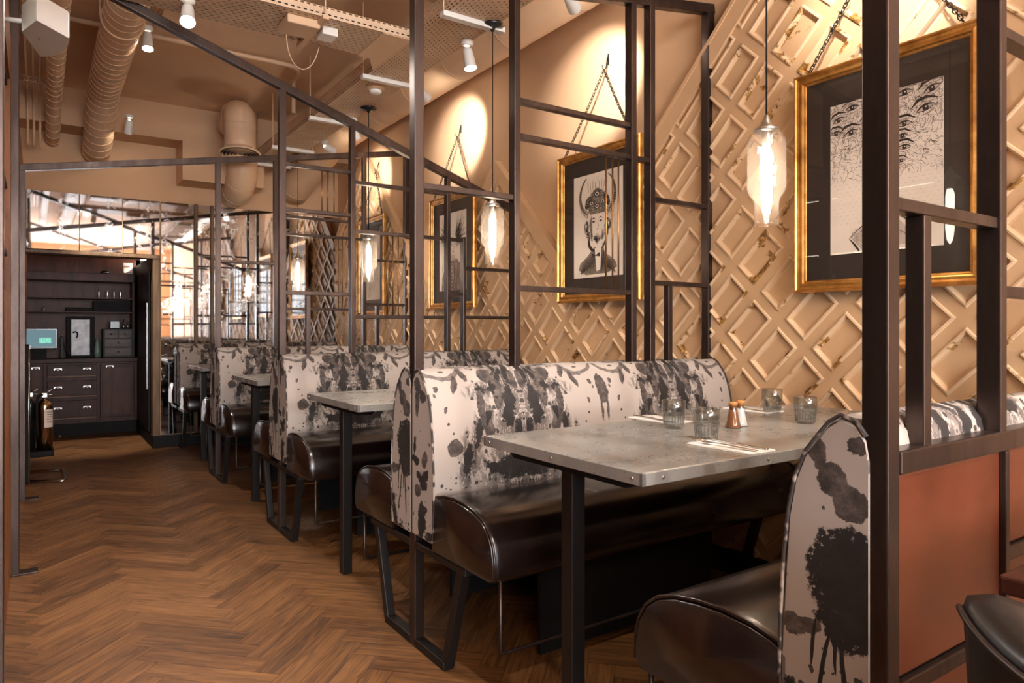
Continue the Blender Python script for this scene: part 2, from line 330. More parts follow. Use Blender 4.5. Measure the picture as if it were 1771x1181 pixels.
# ------------------------------------------------------------------ geometry helpers
class MB:
    def __init__(s): s.v = []; s.f = []; s.mi = []; s.uv = {}; s.sm = []
    def add(s, vs, fs, mi=0, uvs=None, smooth=False):
        o = len(s.v); s.v += [tuple(v) for v in vs]
        for i, f in enumerate(fs):
            if uvs: s.uv[len(s.f)] = uvs[i]
            s.f.append(tuple(o+j for j in f)); s.mi.append(mi); s.sm.append(smooth)
        return s
    def box(s, x0, x1, y0, y1, z0, z1, mi=0, c=0):
        x0, x1 = sorted((x0, x1)); y0, y1 = sorted((y0, y1)); z0, z1 = sorted((z0, z1))
        if c <= 0:
            vs = [(x, y, z) for x in (x0, x1) for y in (y0, y1) for z in (z0, z1)]
            return s.add(vs, [(0, 1, 3, 2), (4, 6, 7, 5), (0, 4, 5, 1), (2, 3, 7, 6), (0, 2, 6, 4), (1, 5, 7, 3)], mi)
        c = min(c, (x1-x0)/2.01, (y1-y0)/2.01, (z1-z0)/2.01)
        b = bmesh.new(); bmesh.ops.create_cube(b, size=1)
        for v in b.verts: v.co = Vector(((x0+x1)/2+v.co.x*(x1-x0), (y0+y1)/2+v.co.y*(y1-y0), (z0+z1)/2+v.co.z*(z1-z0)))
        bmesh.ops.bevel(b, geom=b.edges[:], offset=c, segments=2, affect='EDGES', profile=.5)
        s.bm(b, mi); b.free(); return s
    def bm(s, b, mi=0, mat=None, smooth=False):
        b.verts.index_update()
        s.add([(mat @ v.co if mat else v.co) for v in b.verts], [tuple(v.index for v in f.verts) for f in b.faces], mi, None, smooth); return s
    def bar(s, p, q, wa, wb, up=(0, 0, 1), mi=0, c=.002):
        """box bar from p to q; wa across (side), wb along up"""
        p, q = Vector(p), Vector(q); d = (q-p); L = d.length; d.normalize(); upv = Vector(up)
        side = d.cross(upv).normalized(); u2 = side.cross(d).normalized()
        t = MB().box(-L/2, L/2, -wa/2, wa/2, -wb/2, wb/2, mi, c); mid = (p+q)/2
        s.add([mid+d*v[0]+side*v[1]+u2*v[2] for v in t.v], t.f, mi); return s
    def prism(s, pts, lo, hi, axis='x', mi=0, smooth=False):
        """polygon pts (a,b) extruded along axis between lo and hi"""
        def P(a, b, t): return {'x': (t, a, b), 'y': (a, t, b), 'z': (a, b, t)}[axis]
        n = len(pts); vs = [P(a, b, lo) for a, b in pts]+[P(a, b, hi) for a, b in pts]
        s.add(vs, [tuple(range(n))[::-1], tuple(range(n, 2*n))]+[(i, (i+1) % n, n+(i+1) % n, n+i) for i in range(n)], mi, None, smooth); return s
    def lathe(s, prof, n=24, c=(0, 0, 0), axis='z', mi=0, smooth=True, closed=False):
        vs = []; m = len(prof)
        for i in range(n):
            a = 2*PI*i/n
            for r, z in prof:
                p = (r*math.cos(a), r*math.sin(a), z)
                if axis == 'y': p = (p[0], p[2], p[1])
                if axis == 'x': p = (p[2], p[0], p[1])
                vs.append((c[0]+p[0], c[1]+p[1], c[2]+p[2]))
        fs = [(i*m+j, ((i+1) % n)*m+j, ((i+1) % n)*m+j+1, i*m+j+1) for i in range(n) for j in range(m-1)]
        return s.add(vs, fs, mi, None, smooth)
    def tube(s, pts, r, n=10, mi=0, closed=False, cap=True, smooth=True, rfun=None):
        P = [Vector(p) for p in pts]; m = len(P); rings = []; up = None
        for i in range(m):
            if closed: d = (P[(i+1) % m]-P[i-1]).normalized()
            else: d = (P[min(i+1, m-1)]-P[max(i-1, 0)]).normalized()
            if up is None:
                up = Vector((0, 0, 1)) if abs(d.z) < .9 else Vector((1, 0, 0))
            up = (up-d*up.dot(d)).normalized(); sd = d.cross(up)
            rr = rfun(i/(m-1)) if rfun else r
            rings.append([P[i]+(up*math.cos(2*PI*j/n)+sd*math.sin(2*PI*j/n))*rr for j in range(n)])
        vs = [v for rg in rings for v in rg]; fs = []
        for i in range(m if closed else m-1):
            for j in range(n):
                a, b = i*n, ((i+1) % m)*n; fs.append((a+j, a+(j+1) % n, b+(j+1) % n, b+j))
        if cap and not closed: fs += [tuple(range(n))[::-1], tuple((m-1)*n+j for j in range(n))]
        return s.add(vs, fs, mi, None, smooth)
    def sphere(s, c, r, n=12, mi=0, sc=(1, 1, 1)):
        b = bmesh.new(); bmesh.ops.create_uvsphere(b, u_segments=n, v_segments=max(6, n//2+2), radius=r)
        s.bm(b, mi, Matrix.Translation(c) @ Matrix.Diagonal((*sc, 1)), True); b.free(); return s
    def build(s, name, mat, parent=None, world=True):
        me = bpy.data.meshes.new(name); off = Vector((0, 0, 0))
        if parent is not None and world:
            p = parent
            while p: off += p.location; p = p.parent
        me.from_pydata([(v[0]-off.x, v[1]-off.y, v[2]-off.z) for v in s.v], [], s.f)
        for m in (mat if isinstance(mat, (list, tuple)) else [mat]): me.materials.append(M[m] if isinstance(m, str) else m)
        me.polygons.foreach_set('material_index', s.mi); me.polygons.foreach_set('use_smooth', s.sm)
        if s.uv:
            ul = me.uv_layers.new(name='UVMap')
            for pi, us in s.uv.items():
                for li, u in zip(me.polygons[pi].loop_indices, us): ul.data[li].uv = u
        me.update()
        o = bpy.data.objects.new(name, me); COL.objects.link(o)
        if parent is not None: o.parent = parent
        return o
def fix(o):
    b = bmesh.new(); b.from_mesh(o.data); bmesh.ops.recalc_face_normals(b, faces=b.faces[:]); b.to_mesh(o.data); b.free(); return o
def thing(name, label, cat, loc=(0, 0, 0), rotz=0, group=None):
    o = bpy.data.objects.new(name, None); o.empty_display_size = .05; COL.objects.link(o)
    o.location = loc; o.rotation_euler = (0, 0, rotz); o['label'] = label; o['category'] = cat
    if group: o['group'] = group
    return o
def tag(o, label, cat, group=None):
    o['label'] = label; o['category'] = cat
    if group: o['group'] = group
    return o
def struct(o): o['kind'] = 'structure'; return o
def dup(src, loc=None, label=None, group=None, rotz=None):
    def cp(o, par):
        c = o.copy(); COL.objects.link(c); c.parent = par
        for ch in kids.get(o.name, []): cp(ch, c)
        return c
    kids = {}
    for x in COL.objects:
        if x.parent: kids.setdefault(x.parent.name, []).append(x)
    r = cp(src, None)
    if loc: r.location = loc
    if rotz is not None: r.rotation_euler = (0, 0, rotz)
    if label: r['label'] = label
    if group: r['group'] = group
    return r
def bez(p0, p1, p2, p3, n=12):
    p0, p1, p2, p3 = map(Vector, (p0, p1, p2, p3))
    return [((1-t)**3*p0+3*(1-t)**2*t*p1+3*(1-t)*t*t*p2+t**3*p3) for t in [i/n for i in range(n+1)]]
def spotlamp(parent, name, loc, target, power, ang, blend=.5, color=WARM2, r=.025):
    l = bpy.data.lights.new(name, 'SPOT'); l.energy = power; l.spot_size = R(ang); l.spot_blend = blend; l.color = color; l.shadow_soft_size = r
    o = bpy.data.objects.new(name, l); COL.objects.link(o); o.location = loc
    o.rotation_euler = (Vector(target)-Vector(loc)).to_track_quat('-Z', 'Y').to_euler()
    if parent:
        o.parent = parent; o.location = Vector(loc)-parent.location
    return o
def pointlamp(parent, name, loc, power, color=WARM, r=.03):
    l = bpy.data.lights.new(name, 'POINT'); l.energy = power; l.color = color; l.shadow_soft_size = r
    o = bpy.data.objects.new(name, l); COL.objects.link(o); o.location = Vector(loc)-(parent.location if parent else Vector()); o.parent = parent
    return o

# ================================================================== SETTING
ZC = 3.0; XW = 2.55; YE = 6.93; XL = -.10
PY = [.552, 2.11, 3.68, 5.255]; XA = 1.05
# floor: herringbone oak blocks
def make_floor():
    mb = MB(); L, W = .42, .084; g = .0007; tones = []
    c, s = math.cos(R(45)), math.sin(R(45))
    def rect(x0, x1, y0, y1, horiz):
        pts = [(x0+g, y0+g), (x1-g, y0+g), (x1-g, y1-g), (x0+g, y1-g)]
        P = [(c*a-s*b+.016, s*a+c*b+.02) for a, b in pts]
        cx, cy = sum(p[0] for p in P)/4, sum(p[1] for p in P)/4
        if not (-3.1 < cx < 2.9 and -5.2 < cy < 8.7): return
        if cy > 1.9 and cx < -.5: return
        o1, o2 = random.random()*9, random.random()*9
        uv = [(a+o1, b+o2) if horiz else (b+o1, a+o2) for a, b in pts]
        mb.add([(p[0], p[1], 0) for p in P], [(0, 1, 2, 3)], 0, [uv]); tones.append(random.random())
    for k in range(-140, 190):
        for m in range(-24, 24):
            ox, oy = k*W+m*L, k*W-m*L
            if abs(ox) > 14 or abs(oy) > 14: continue
            rect(ox, ox+L, oy, oy+W, True)
            rect(ox+L, ox+L+W, oy+W-L, oy+W, False)
    mb.add([(-3.1, -5.2, -.004), (2.9, -5.2, -.004), (2.9, 8.7, -.004), (-3.1, 8.7, -.004)], [(0, 1, 2, 3)], 1)
    tones.append(.2)
    o = mb.build('floor', ['floor', 'blackwood'])
    a = o.data.attributes.new('tone', 'FLOAT', 'FACE'); a.data.foreach_set('value', tones)
    return struct(o)
make_floor()
struct(MB().box(-3.1, 2.7, -5.2, YE+.1, ZC, ZC+.15).build('ceiling', 'ceiling'))
struct(MB().box(XW, XW+.15, -5.2, YE, 0, ZC).build('wall_right', 'plaster'))
NY0, NY1, NZ0, NZ1 = 2.16, 3.56, 1.2, 2.1
struct(MB().box(XL-.3, XL, 1.98, NY0, 0, 2.3, 0).box(XL-.3, XL, NY1, 8.6, 0, 2.3, 0).box(XL-.3, XL, NY0, NY1, 0, NZ0, 0).box(XL-.3, XL, NY0, NY1, NZ1, 2.3, 0).box(XL-.32, XL-.3, NY0, NY1, NZ0, NZ1, 0).box(XL-.3, XL-.04, 1.98, YE, 2.3, ZC, 1).build('wall_left', ['wallwood', 'plaster']))
struct(MB().box(-3.1, XL-.3, 1.98, 2.1, 0, ZC).build('wall_front', 'blackwood'))
struct(MB().box(-3.25, -3.1, -5.2, 2.1, 0, ZC).build('wall_left_bar', 'blackwood'))
# end wall: mirrored below 2.2, plaster above, opening to the service alcove at the left
e = MB()
e.box(.86, XW, YE, YE+.12, 0, ZC); e.box(XL-.04, .86, YE, YE+.12, 1.72, ZC)
struct(e.build('wall_end', 'plaster'))
struct(MB().box(XL-.04, XW, 6.62, YE, 2.70, ZC).build('trim_1', 'plaster'))
struct(MB().prism([(1.03, 2.36), (1.72, 2.36), (1.72, 2.70), (1.03, 2.70)], 6.60, YE, 'y').build('trim_2', 'plaster'))
a = MB(); a.box(.845, .86, YE+.1, 8.6, 0, 1.72); a.box(.86, 2.0, 8.45, 8.6, 0, 1.8)
struct(a.build('wall_alcove', 'blackwood'))
struct(MB().box(XL-.15, .9, 8.45, 8.6, 0, 1.9).build('wall_back_alcove', 'backboard'))
struct(MB().box(XL-.15, .9, YE+.12, 8.6, 1.80, 1.9).build('ceiling_alcove', 'backboard'))
struct(MB().box(.835, .895, YE-.022, YE+.1, 0, 1.705, 0, .004).box(XL, .895, YE-.03, YE+.12, 1.685, 1.715, 0, .004).build('trim_3', 'jamb'))
struct(MB().box(.83, XW, YE-.07, YE-.002, 0, .105, 0, .006).box(.83, .9, YE-.002, 8.1, 0, .1, 0, .004).build('baseboard_end', 'black'))
struct(MB().box(2.50, 2.55, .6, YE-.07, 0, .09).build('baseboard_right', 'black'))
# rear shopfront with street windows
r = MB(); X0, X1, Z0, Z1 = -2.6, 2.2, .55, 2.75
r.box(-3.1, XW, -5.2, -5.05, 0, Z0); r.box(-3.1, XW, -5.2, -5.05, Z1, ZC); r.box(-3.1, X0, -5.2, -5.05, Z0, Z1); r.box(X1, XW, -5.2, -5.05, Z0, Z1)
struct(r.build('wall_back', 'plaster'))
r = MB()
for i in range(5):
    x = X0+(X1-X0)*i/4; r.box(x-.035, x+.035, -5.14, -5.06, Z0, Z1)
for z in (Z0+.02, 2.05, Z1-.02): r.box(X0, X1, -5.13, -5.07, z-.03, z+.03)
wf = struct(r.build('window_1', 'steel'))
for i in range(4):
    struct(MB().box(X0+(X1-X0)*i/4, X0+(X1-X0)*(i+1)/4, -5.105, -5.098, Z0, Z1).build('window_pane', 'window', wf))

# ------------------------------------------------------------------ mirror panels on the end wall
def mirror(x0, x1, z0, z1, tilt, label):
    t = thing('antique_mirror', label, 'mirror', ((x0+x1)/2, YE-.012, z0), R(tilt), 'mirrors on the end wall')
    hw = (x1-x0)/2-.002
    MB().box(-hw, hw, -.005, .005, 0, z1-z0-.004, 0, .0015).build('mirror_glass', 'mirror', t, False)
    return t
mirror(XL+.01, .28, 1.72, 2.205, .15, 'speckled antique mirror over the alcove, next to the left wall')
mirror(.28, .60, 1.72, 2.205, -.2, 'speckled antique mirror over the middle of the alcove')
mirror(.60, .893, 1.72, 2.205, .25, 'speckled antique mirror over the right end of the alcove')
mirror(.90, 1.175, .11, 2.205, -.25, 'tall narrow antique mirror right beside the alcove opening')
mirror(1.205, 1.315, .11, 2.205, .3, 'slim mirror strip between two brown upright trims')
mirror(1.345, 1.94, .11, 2.205, -.1, 'wide foxed mirror behind the farthest bench')
mirror(1.94, XW, .11, 2.205, .15, 'wide foxed mirror meeting the diamond-panelled wall')
for i, x in enumerate((1.19, 1.33)):
    tag(MB().box(x-.013, x+.013, YE-.035, YE, .11, 2.205, 0, .003).build('mirror_trim', 'jamb'), ['brown wooden upright strip beside the narrow mirror', 'brown wooden upright strip left of the wide foxed mirror'][i], 'trim')

# ------------------------------------------------------------------ diamond panelling (zigzag top) on the right wall
def panelling(name, yl, yr, label, toplines):
    """cells of panelled doors set at 45 degrees, cut to the zigzag"""
    pu, pv = .247, .166; u0, v0 = .2075, 2.3415; q = math.sqrt(.5)
    XF = 2.515   # face of the rails
    b = bmesh.new()
    def W3(u, v, d): return Vector((XF+d, (v+u)*q, (v-u)*q))
    def cell(iu, iv):
        ua, va = u0+iu*pu, v0+iv*pv; ub, vb = ua+pu, va+pv
        cy, cz = (va+vb+ua+ub)/2*q, (va+vb-ua-ub)/2*q
        if cy < yl-.3 or cy > yr+.3 or cz < -.2 or cz > 3.2: return
        rings = [(0, 0), (.021, 0), (.025, -.006), (.031, -.007), (.036, .001), (.040, .011), (.046, .011)]
        prev = None
        for k, (ins, d) in enumerate(rings):
            vs = [b.verts.new(W3(ua+ins, va+ins, d)), b.verts.new(W3(ub-ins, va+ins, d)), b.verts.new(W3(ub-ins, vb-ins, d)), b.verts.new(W3(ua+ins, vb-ins, d))]
            if prev:
                for j in range(4):
                    f = b.faces.new((prev[j], prev[(j+1) % 4], vs[(j+1) % 4], vs[j])); f.material_index = 0 if k == 1 else 1
            prev = vs
        f = b.faces.new(prev); f.material_index = 2
    for iu in range(-16, 40):
        for iv in range(-20, 60): cell(iu, iv)
    bmesh.ops.remove_doubles(b, verts=b.verts[:], dist=.0004)
    planes = [((0, yl, 0), (0, -1, 0)), ((0, yr, 0), (0, 1, 0)), ((0, 0, .02), (0, 0, -1)), ((0, 0, ZC), (0, 0, 1))]+toplines
    for co, no in planes:
        bmesh.ops.bisect_plane(b, geom=b.verts[:]+b.edges[:]+b.faces[:], plane_co=co, plane_no=no, clear_outer=True, dist=.0002)
    mb = MB(); b.verts.index_update()
    for f in b.faces: mb.add([v.co for v in f.verts], [tuple(range(len(f.verts)))], f.material_index)
    b.free()
    t = thing(name, label, 'wall panelling', (XF, (yl+yr)/2, 0))
    fix(mb.build('coffered_boards', ['panel_rail', 'panel_bead', 'panel'], t))
    return t
q = math.sqrt(.5)
def down(c): return ((0, 0, c), (0, q, q))       # keep Y+z < c
def upl(c): return ((0, 0, -c), (0, -q, q))      # keep z < Y - c
EB = [0]
panelling('diamond_panelling', -1.0, 3.075, 'cream distressed diamond panelling behind the two nearest pictures, cut along a sloping top', [down(4.45)])
panelling('diamond_panelling', 3.075, 4.745, 'cream diamond panelling rising to a peak behind the second steel screen from the back', [upl(1.70), down(6.05)])
panelling('diamond_panelling', 4.745, YE, 'cream diamond panelling rising to the peak farthest down the room', [upl(3.44), down(8.85)])
def edgeboard(p, q_, label):
    # flat board capping the cut edge of the panelling
    (y0, z0), (y1, z1) = p, q_
    d = Vector((0, y1-y0, z1-z0)).normalized(); n = Vector((0, -d.z, d.y)); 
    if n.z < 0: n = -n
    A, B = Vector((0, y0, z0)), Vector((0, y1, z1))
    o = MB()
    def slab(lo, hi, xa, xb):
        vs = []
        for x in (xa, xb):
            for P in (A, B):
                for k in (lo, hi): vs.append((x, P.y+n.y*k, P.z+n.z*k))
        o.add(vs, [(0, 1, 3, 2), (4, 6, 7, 5), (0, 4, 5, 1), (2, 3, 7, 6), (0, 2, 6, 4), (1, 5, 7, 3)])
    EB[0] += 1; e_ = EB[0]*.0006; slab(-.085, .0, 2.503-e_, 2.5495-e_); slab(-.012, .006, 2.498-e_, 2.5490-e_)
    return tag(fix(o.build('edge_board', 'panel_rail')), label, 'trim', 'edge boards along the zigzag of the panelling')
edgeboard((1.45, 3.0), (3.075, 1.375), 'sloping cream edge board falling between the second and third pictures')
edgeboard((3.075, 1.375), (3.875, 2.175), 'sloping cream edge board rising left of the horned-man picture')
edgeboard((3.875, 2.175), (4.745, 1.305), 'sloping cream edge board falling behind the woman picture')
edgeboard((4.745, 1.305), (6.145, 2.705), 'sloping cream edge board rising to the far peak')
edgeboard((6.145, 2.705), (YE, 1.92), 'sloping cream edge board falling to the mirror wall')

# ================================================================== STEEL SCREENS (portals across the aisle)
XB = -.088
def screen(i, layout, label):
    Y = PY[i]; t = thing('steel_screen', label, 'partition', (XA, Y, 0), 0, 'steel lattice screens between the booths')
    top = (lambda x: 2.33-.345*(x-1.05)) if layout == 'A' else (lambda x: 2.058+.1755*(x+.083))
    def post(x, z0=0, z1=None, w=.033, d=.04, yo=0, name='post'):
        zt = top(x)-.02 if z1 is None else z1
        MB().box(x-w/2, x+w/2, Y-d/2+yo, Y+d/2+yo, z0, zt, 0, .0025).build(name, 'steel', t)
    def bar(x0, x1, z, h=.02, d=.03):
        MB().box(x0, x1, Y-d/2, Y+d/2, z-h/2, z+h/2, 0, .002).build('cross_bar', 'steel', t)
    def rod(x, z0, z1):
        MB().tube([(x, Y, z0), (x, Y, z1)], .0035, 8).build('brass_rod', 'brass_rod', t)
    MB().bar((XB-.015, Y, top(XB-.015)), (2.545, Y, top(2.545)), .04, .042, (0, 0, 1), 0, .003).build('top_rail', 'steel', t)
    post(XB); post(XA, 0, None, .035); 
    MB().box(XB-.01, XB+.085, Y-.035, Y+.035, 0, .008, 0, .002).build('floor_flange', 'steel', t)
    zs = .895 if i else .865
    if layout == 'A':
        post(1.434, zs, None, .027, .04); post(2.036, zs, None, .026); post(2.146, zs, 1.62, .02); post(2.525, zs, None, .033)
        post(1.165 if i == 0 else 1.187, zs, 1.24, .023 if i else .025, .03)
        for x0, x1, z in ((1.067, 1.421, 1.925), (1.067, 1.421, 1.687), (1.067, 1.421, 1.25), (1.447, 2.024, 1.873), (1.447, 2.136, 1.602), (1.447, 2.024, 1.128),
                          (2.156, 2.51, 1.43), (2.049, 2.136, 1.27), (2.156, 2.51, 1.13)): bar(x0, x1, z)
        for x in (1.264, 1.297, 1.331): rod(x, 1.697, 1.915)
        for x in (1.647, 1.68, 1.713): rod(x, 1.138, 1.592)
    else:
        post(1.45, zs, None, .027); post(2.038, zs, None, .03); post(2.147, zs, None, .03); post(2.26, zs, 1.247, .026, .03); post(2.52, zs, None, .045)
        for x0, x1, z in ((1.067, 1.437, 1.542), (1.463, 2.024, 1.903), (1.463, 2.14, 1.772), (1.463, 2.024, 1.21), (2.162, 2.5, 1.612), (2.162, 2.5, 1.256)): bar(x0, x1, z)
        for x in (1.90, 1.935, 1.968): rod(x, 1.22, 1.762)
    return t
screen(0, 'A', 'tall dark steel screen nearest the camera, russet leather panels below its rail')
screen(1, 'B', 'dark steel screen before the horned-man picture, top rail rising toward the wall')
screen(2, 'A', 'steel screen in the middle of the row, top beam sloping down to the wall')
screen(3, 'B', 'steel lattice screen farthest down the room, just before the mirrors')
s0 = [o for o in COL.objects if o.name == 'steel_screen'][0]
Y = PY[0]
MB().box(1.068, 2.53, Y-.022, Y+.038, .84, .876, 0, .003).build('shelf_rail', 'steel', s0)
MB().box(1.068, 2.53, Y-.02, Y+.02, .50, .525, 0, .002).build('cross_bar', 'steel', s0)
MB().box(1.455, 2.53, Y-.018, Y+.022, .638, .662, 0, .002).build('cross_bar', 'steel', s0)
MB().box(1.438, 1.454, Y-.022, Y+.02, .525, .84, 0, .002).build('post', 'steel', s0)
for (x0, x1, z0, z1) in ((1.07, 1.436, .528, .838), (1.457, 2.52, .664, .838), (1.457, 2.52, .526, .636), (1.07, 2.52, .12, .498)):
    MB().box(x0, x1, Y-.012, Y+.012, z0, z1, 0, .004).build('leather_panel', 'tan_leather', s0)['label'] = 'russet leather panel'

# ================================================================== BOOTH BENCHES
XM = 1.765; HL = .735
def arc(cx, cz, rx, rz, a0, a1, n=7): return [(cx+rx*math.cos(R(a0+(a1-a0)*i/n)), cz+rz*math.sin(R(a0+(a1-a0)*i/n))) for i in range(n+1)]
def bench_proto():
    t = thing('booth_bench', 'x', 'bench', (XM, 0, 0), 0, 'booth benches')
    # backrest profile in (y, z): partition side y=-.004, front y=-.165
    prof = [(-.005, .37), (-.005, .865), (-.011, .897), (-.027, .919), (-.052, .926), (-.072, .913), (-.088, .893), (-.112, .862), (-.130, .82), (-.143, .76), (-.152, .68), (-.158, .58), (-.160, .48), (-.150, .38), (-.14, .37)]
    # subdivide front so that it can be softly crowned
    xs = [-HL, -HL+.004, -HL+.014, -HL+.03]+[-HL+.03+(2*HL-.06)*i/24 for i in range(1, 24)]+[HL-.03, HL-.014, HL-.004, HL]
    cy, cz = -.08, .62
    def shrink(x):
        e = HL-abs(x)
        return 0 if e >= .03 else (.006*(1-e/.03)**2+(.004 if e < .003 else 0))
    arcl = [0]
    for (a, b), (c, d) in zip(prof, prof[1:]): arcl.append(arcl[-1]+math.hypot(c-a, d-b))
    top = arcl[4]
    mb = MB(); n = len(prof)
    vs = []
    for x in xs:
        s = shrink(x)
        for (y, z) in prof:
            dy, dz = y-cy, z-cz; L = math.hypot(dy, dz)
            puff = .004*math.sin(PI*min(1, max(0, (x+HL)/(2*HL)))) if -.17 < y < -.12 else 0
            vs.append((x, y-dy/L*s-puff, z-dz/L*s))
    fs, uvs = [], []
    for i in range(len(xs)-1):
        for j in range(n-1):
            fs.append((i*n+j, (i+1)*n+j, (i+1)*n+j+1, i*n+j+1))
            f = lambda a, b: (xs[a], arcl[b]-top)
            uvs.append([f(i, j), f(i+1, j), f(i+1, j+1), f(i, j+1)])
        fs.append((i*n+n-1, (i+1)*n+n-1, (i+1)*n, i*n)); uvs.append([(0, .7)]*4)
    mb.add(vs, fs, 0, uvs, True)
    for i, rev in ((0, False), (len(xs)-1, True)):
        idx = list(range(i*n, i*n+n)); pv = [vs[k] for k in idx]
        face = tuple(range(n)) if rev else tuple(range(n))[::-1]
        mb.add(pv, [face], 1, [[(-pv[k][1]+(1 if i == 0 else 0), .927-pv[k][2]) for k in face]])
    fix(mb.build('backrest', ['fabric', 'fabric_end'], t, False))
    for sx in (-1, 1):
        pp = [(sx*(HL-.001), y, z) for y, z in prof[2:-1]]
        MB().tube(pp, .0036, 8).build('piping', 'fabric_piping', t, False)['label'] = 'piped seam edge'
    # seat cushion
    sp = [(-.14, .352), (-.14, .515), (-.17, .53), (-.22, .541), (-.28, .546), (-.34, .543), (-.40, .533), (-.445, .516), (-.478, .49), (-.498, .455), (-.508, .41), (-.508, .37), (-.495, .352)]
    n = len(sp); vs = []; xs2 = [-HL, -HL+.003, -HL+.012, -HL+.028]+[-HL+.028+(2*HL-.056)*i/10 for i in range(1, 10)]+[HL-.028, HL-.012, HL-.003, HL]
    for x in xs2:
        e = HL-abs(x); s = 0 if e >= .028 else (.009*(1-e/.028)**2)
        for (y, z) in sp:
            dy, dz = y+.32, z-.44; L = math.hypot(dy, dz); vs.append((x, y-dy/L*s, z-dz/L*s))
    fs = [(i*n+j, (i+1)*n+j, (i+1)*n+(j+1) % n, i*n+(j+1) % n) for i in range(len(xs2)-1) for j in range(n)]
    fs += [tuple(range(n))[::-1], tuple((len(xs2)-1)*n+j for j in range(n))]
    seat = fix(MB().add(vs, fs, 0, None, True).build('seat', 'leather', t, False))
    for sx in (-1, 1):
        MB().tube([(sx*(HL-.006), y+.001, z) for y, z in sp[1:-1]], .004, 8).build('piping', 'leather', seat, False)
    fr = 'steel_dark'
    for x in (-.715, .715):
        MB().box(x-.018, x+.018, -.22, -.02, 0, .028, 0, .002).bar((x, -.215, .014), (x, -.315, .345), .034, .03, (1, 0, 0), 0, .002).box(x-.018, x+.018, -.35, -.02, .33, .352, 0, .002).build('leg', fr, t, False)
    MB().box(-.42, .42, -.30, -.285, 0, .35).build('kick_panel', 'black', t, False)  # black board set back under the seat, put in to keep that space dark
    MB().tube([(-.70, -.49, .36), (-.70, -.49, .165), (-.695, -.49, .153), (-.68, -.49, .15), (.68, -.49, .15), (.695, -.49, .153), (.70, -.49, .165), (.70, -.49, .36)], .006, 8).build('foot_rail', 'steel', t, False)
    return t
bp = bench_proto()
BL = [  # partition, side (+1: backrest faces the camera, -1: faces away)
    (1, 1, 'ink-blot booth bench facing the camera at the laid table, its whole print in view'),
    (0, -1, 'booth bench at the right, its end showing a big black blot beside the nearest post'),
    (1, -1, 'booth bench facing away, back to back with the bench at the laid table'),
    (2, 1, 'ink-blot bench facing the camera behind the second zinc table'),
    (2, -1, 'booth bench facing away behind the second zinc table, back against the middle screen'),
    (3, 1, 'ink-blot bench facing the camera behind the third zinc table'),
    (3, -1, 'booth bench facing away against the far steel screen'),
    (4, 1, 'booth bench set against the mirrors, farthest in the row')]
PYX = PY+[YE-.03]
for k, (pi_, side, lab) in enumerate(BL):
    loc = (XM, PYX[pi_], 0); rz = 0 if side == 1 else PI
    if k == 0: bp.location = loc; bp['label'] = lab; bench0 = bp
    else: dup(bench0, loc, lab, None, rz)

# ================================================================== ZINC TABLES
def table_proto():
    t = thing('booth_table', 'x', 'table', (1.03, 0, 0), 0, 'zinc-topped booth tables')
    MB().box(.003, 1.44, -.308, .308, .752, .7605, 0, .002).build('table_top', 'zinc', t, False)
    ed = MB().box(0, 1.443, -.311, -.300, .732, .760, 0, .0018).box(0, 1.443, .300, .311, .732, .760, 0, .0018).box(0, .011, -.311, .311, .732, .760, 0, .0018)
    ed.build('table_edge', 'zinc', t, False)['label'] = 'folded zinc edging'
    MB().box(.011, 1.44, -.3, .3, .733, .752).build('underboard', 'darkwood', t, False)
    for (x, y, ax) in [(-.001, -.28, 'x'), (-.001, 0, 'x'), (-.001, .28, 'x')]+[(xx, s*.312, 'y') for xx in (.06, .42, .8, 1.2) for s in (-1, 1)]:
        MB().sphere((x, y, .746), .004, 8, 0, (.4, 1, 1) if ax == 'x' else (1, .4, 1)).build('rivet', 'brushed', t, False)
    for x in (.07, 1.25):
        MB().prism([(-.25, .733), (.25, .733), (.22, .708), (-.22, .708)], x-.03, x+.03, 'x').build('support_bracket', 'black', t, False)
        MB().box(x-.021, x+.021, -.021, .021, 0, .71, 0, .002).build('leg', 'steel_dark', t, False)
    return t
tp = table_proto()
TY = [1.343, 2.895, 4.42, 6.05]
TL = ['zinc-topped table laid with tumblers, napkins and cutlery', 'bare zinc table in the second booth', 'bare zinc table in the third booth', 'bare zinc table beside the mirrors, farthest away']
for i, y in enumerate(TY):
    if i == 0: tp.location = (1.03, y, 0); tp['label'] = TL[0]; t0 = tp
    else: dup(t0, (1.03, y, 0), TL[i])

# ================================================================== THINGS ON THE NEAR TABLE
ZT = .7605
def tumbler_proto():
    t = thing('glass_tumbler', 'x', 'glass', (0, 0, ZT), 0, 'tumblers on the laid table')
    prof = [(0, .0), (.024, 0), (.0285, .003), (.030, .012), (.033, .038), (.0355, .041), (.036, .05), (.0362, .082), (.0352, .0835), (.034, .082), (.0337, .045), (.031, .040), (.027, .014), (.0, .011)]
    rb = MB().lathe(prof, 40)
    for i in range(22):
        a = 2*PI*i/22; rb.tube([(.0292*math.cos(a), .0292*math.sin(a), .006), (.0328*math.cos(a), .0328*math.sin(a), .037)], .0011, 5)
    for z_, r_ in ((.0828, .0357), (.0405, .0345)): rb.tube([(r_*math.cos(2*PI*i/36), r_*math.sin(2*PI*i/36), z_) for i in range(36)], .0012, 6, closed=True)
    fix(rb.build('glass_body', 'tumbler', t, False))
    return t
gp = tumbler_proto()
GL = [(1.494, 1.256, 'glass tumbler just behind the nearest napkin and fork'), (1.586, 1.458, 'glass tumbler by the far-side napkin, in front of the ink-blot backrest'),
      (2.174, 1.532, 'glass tumbler near the wall, farthest from the aisle'), (2.009, 1.294, 'glass tumbler next to the right-hand bench end')]
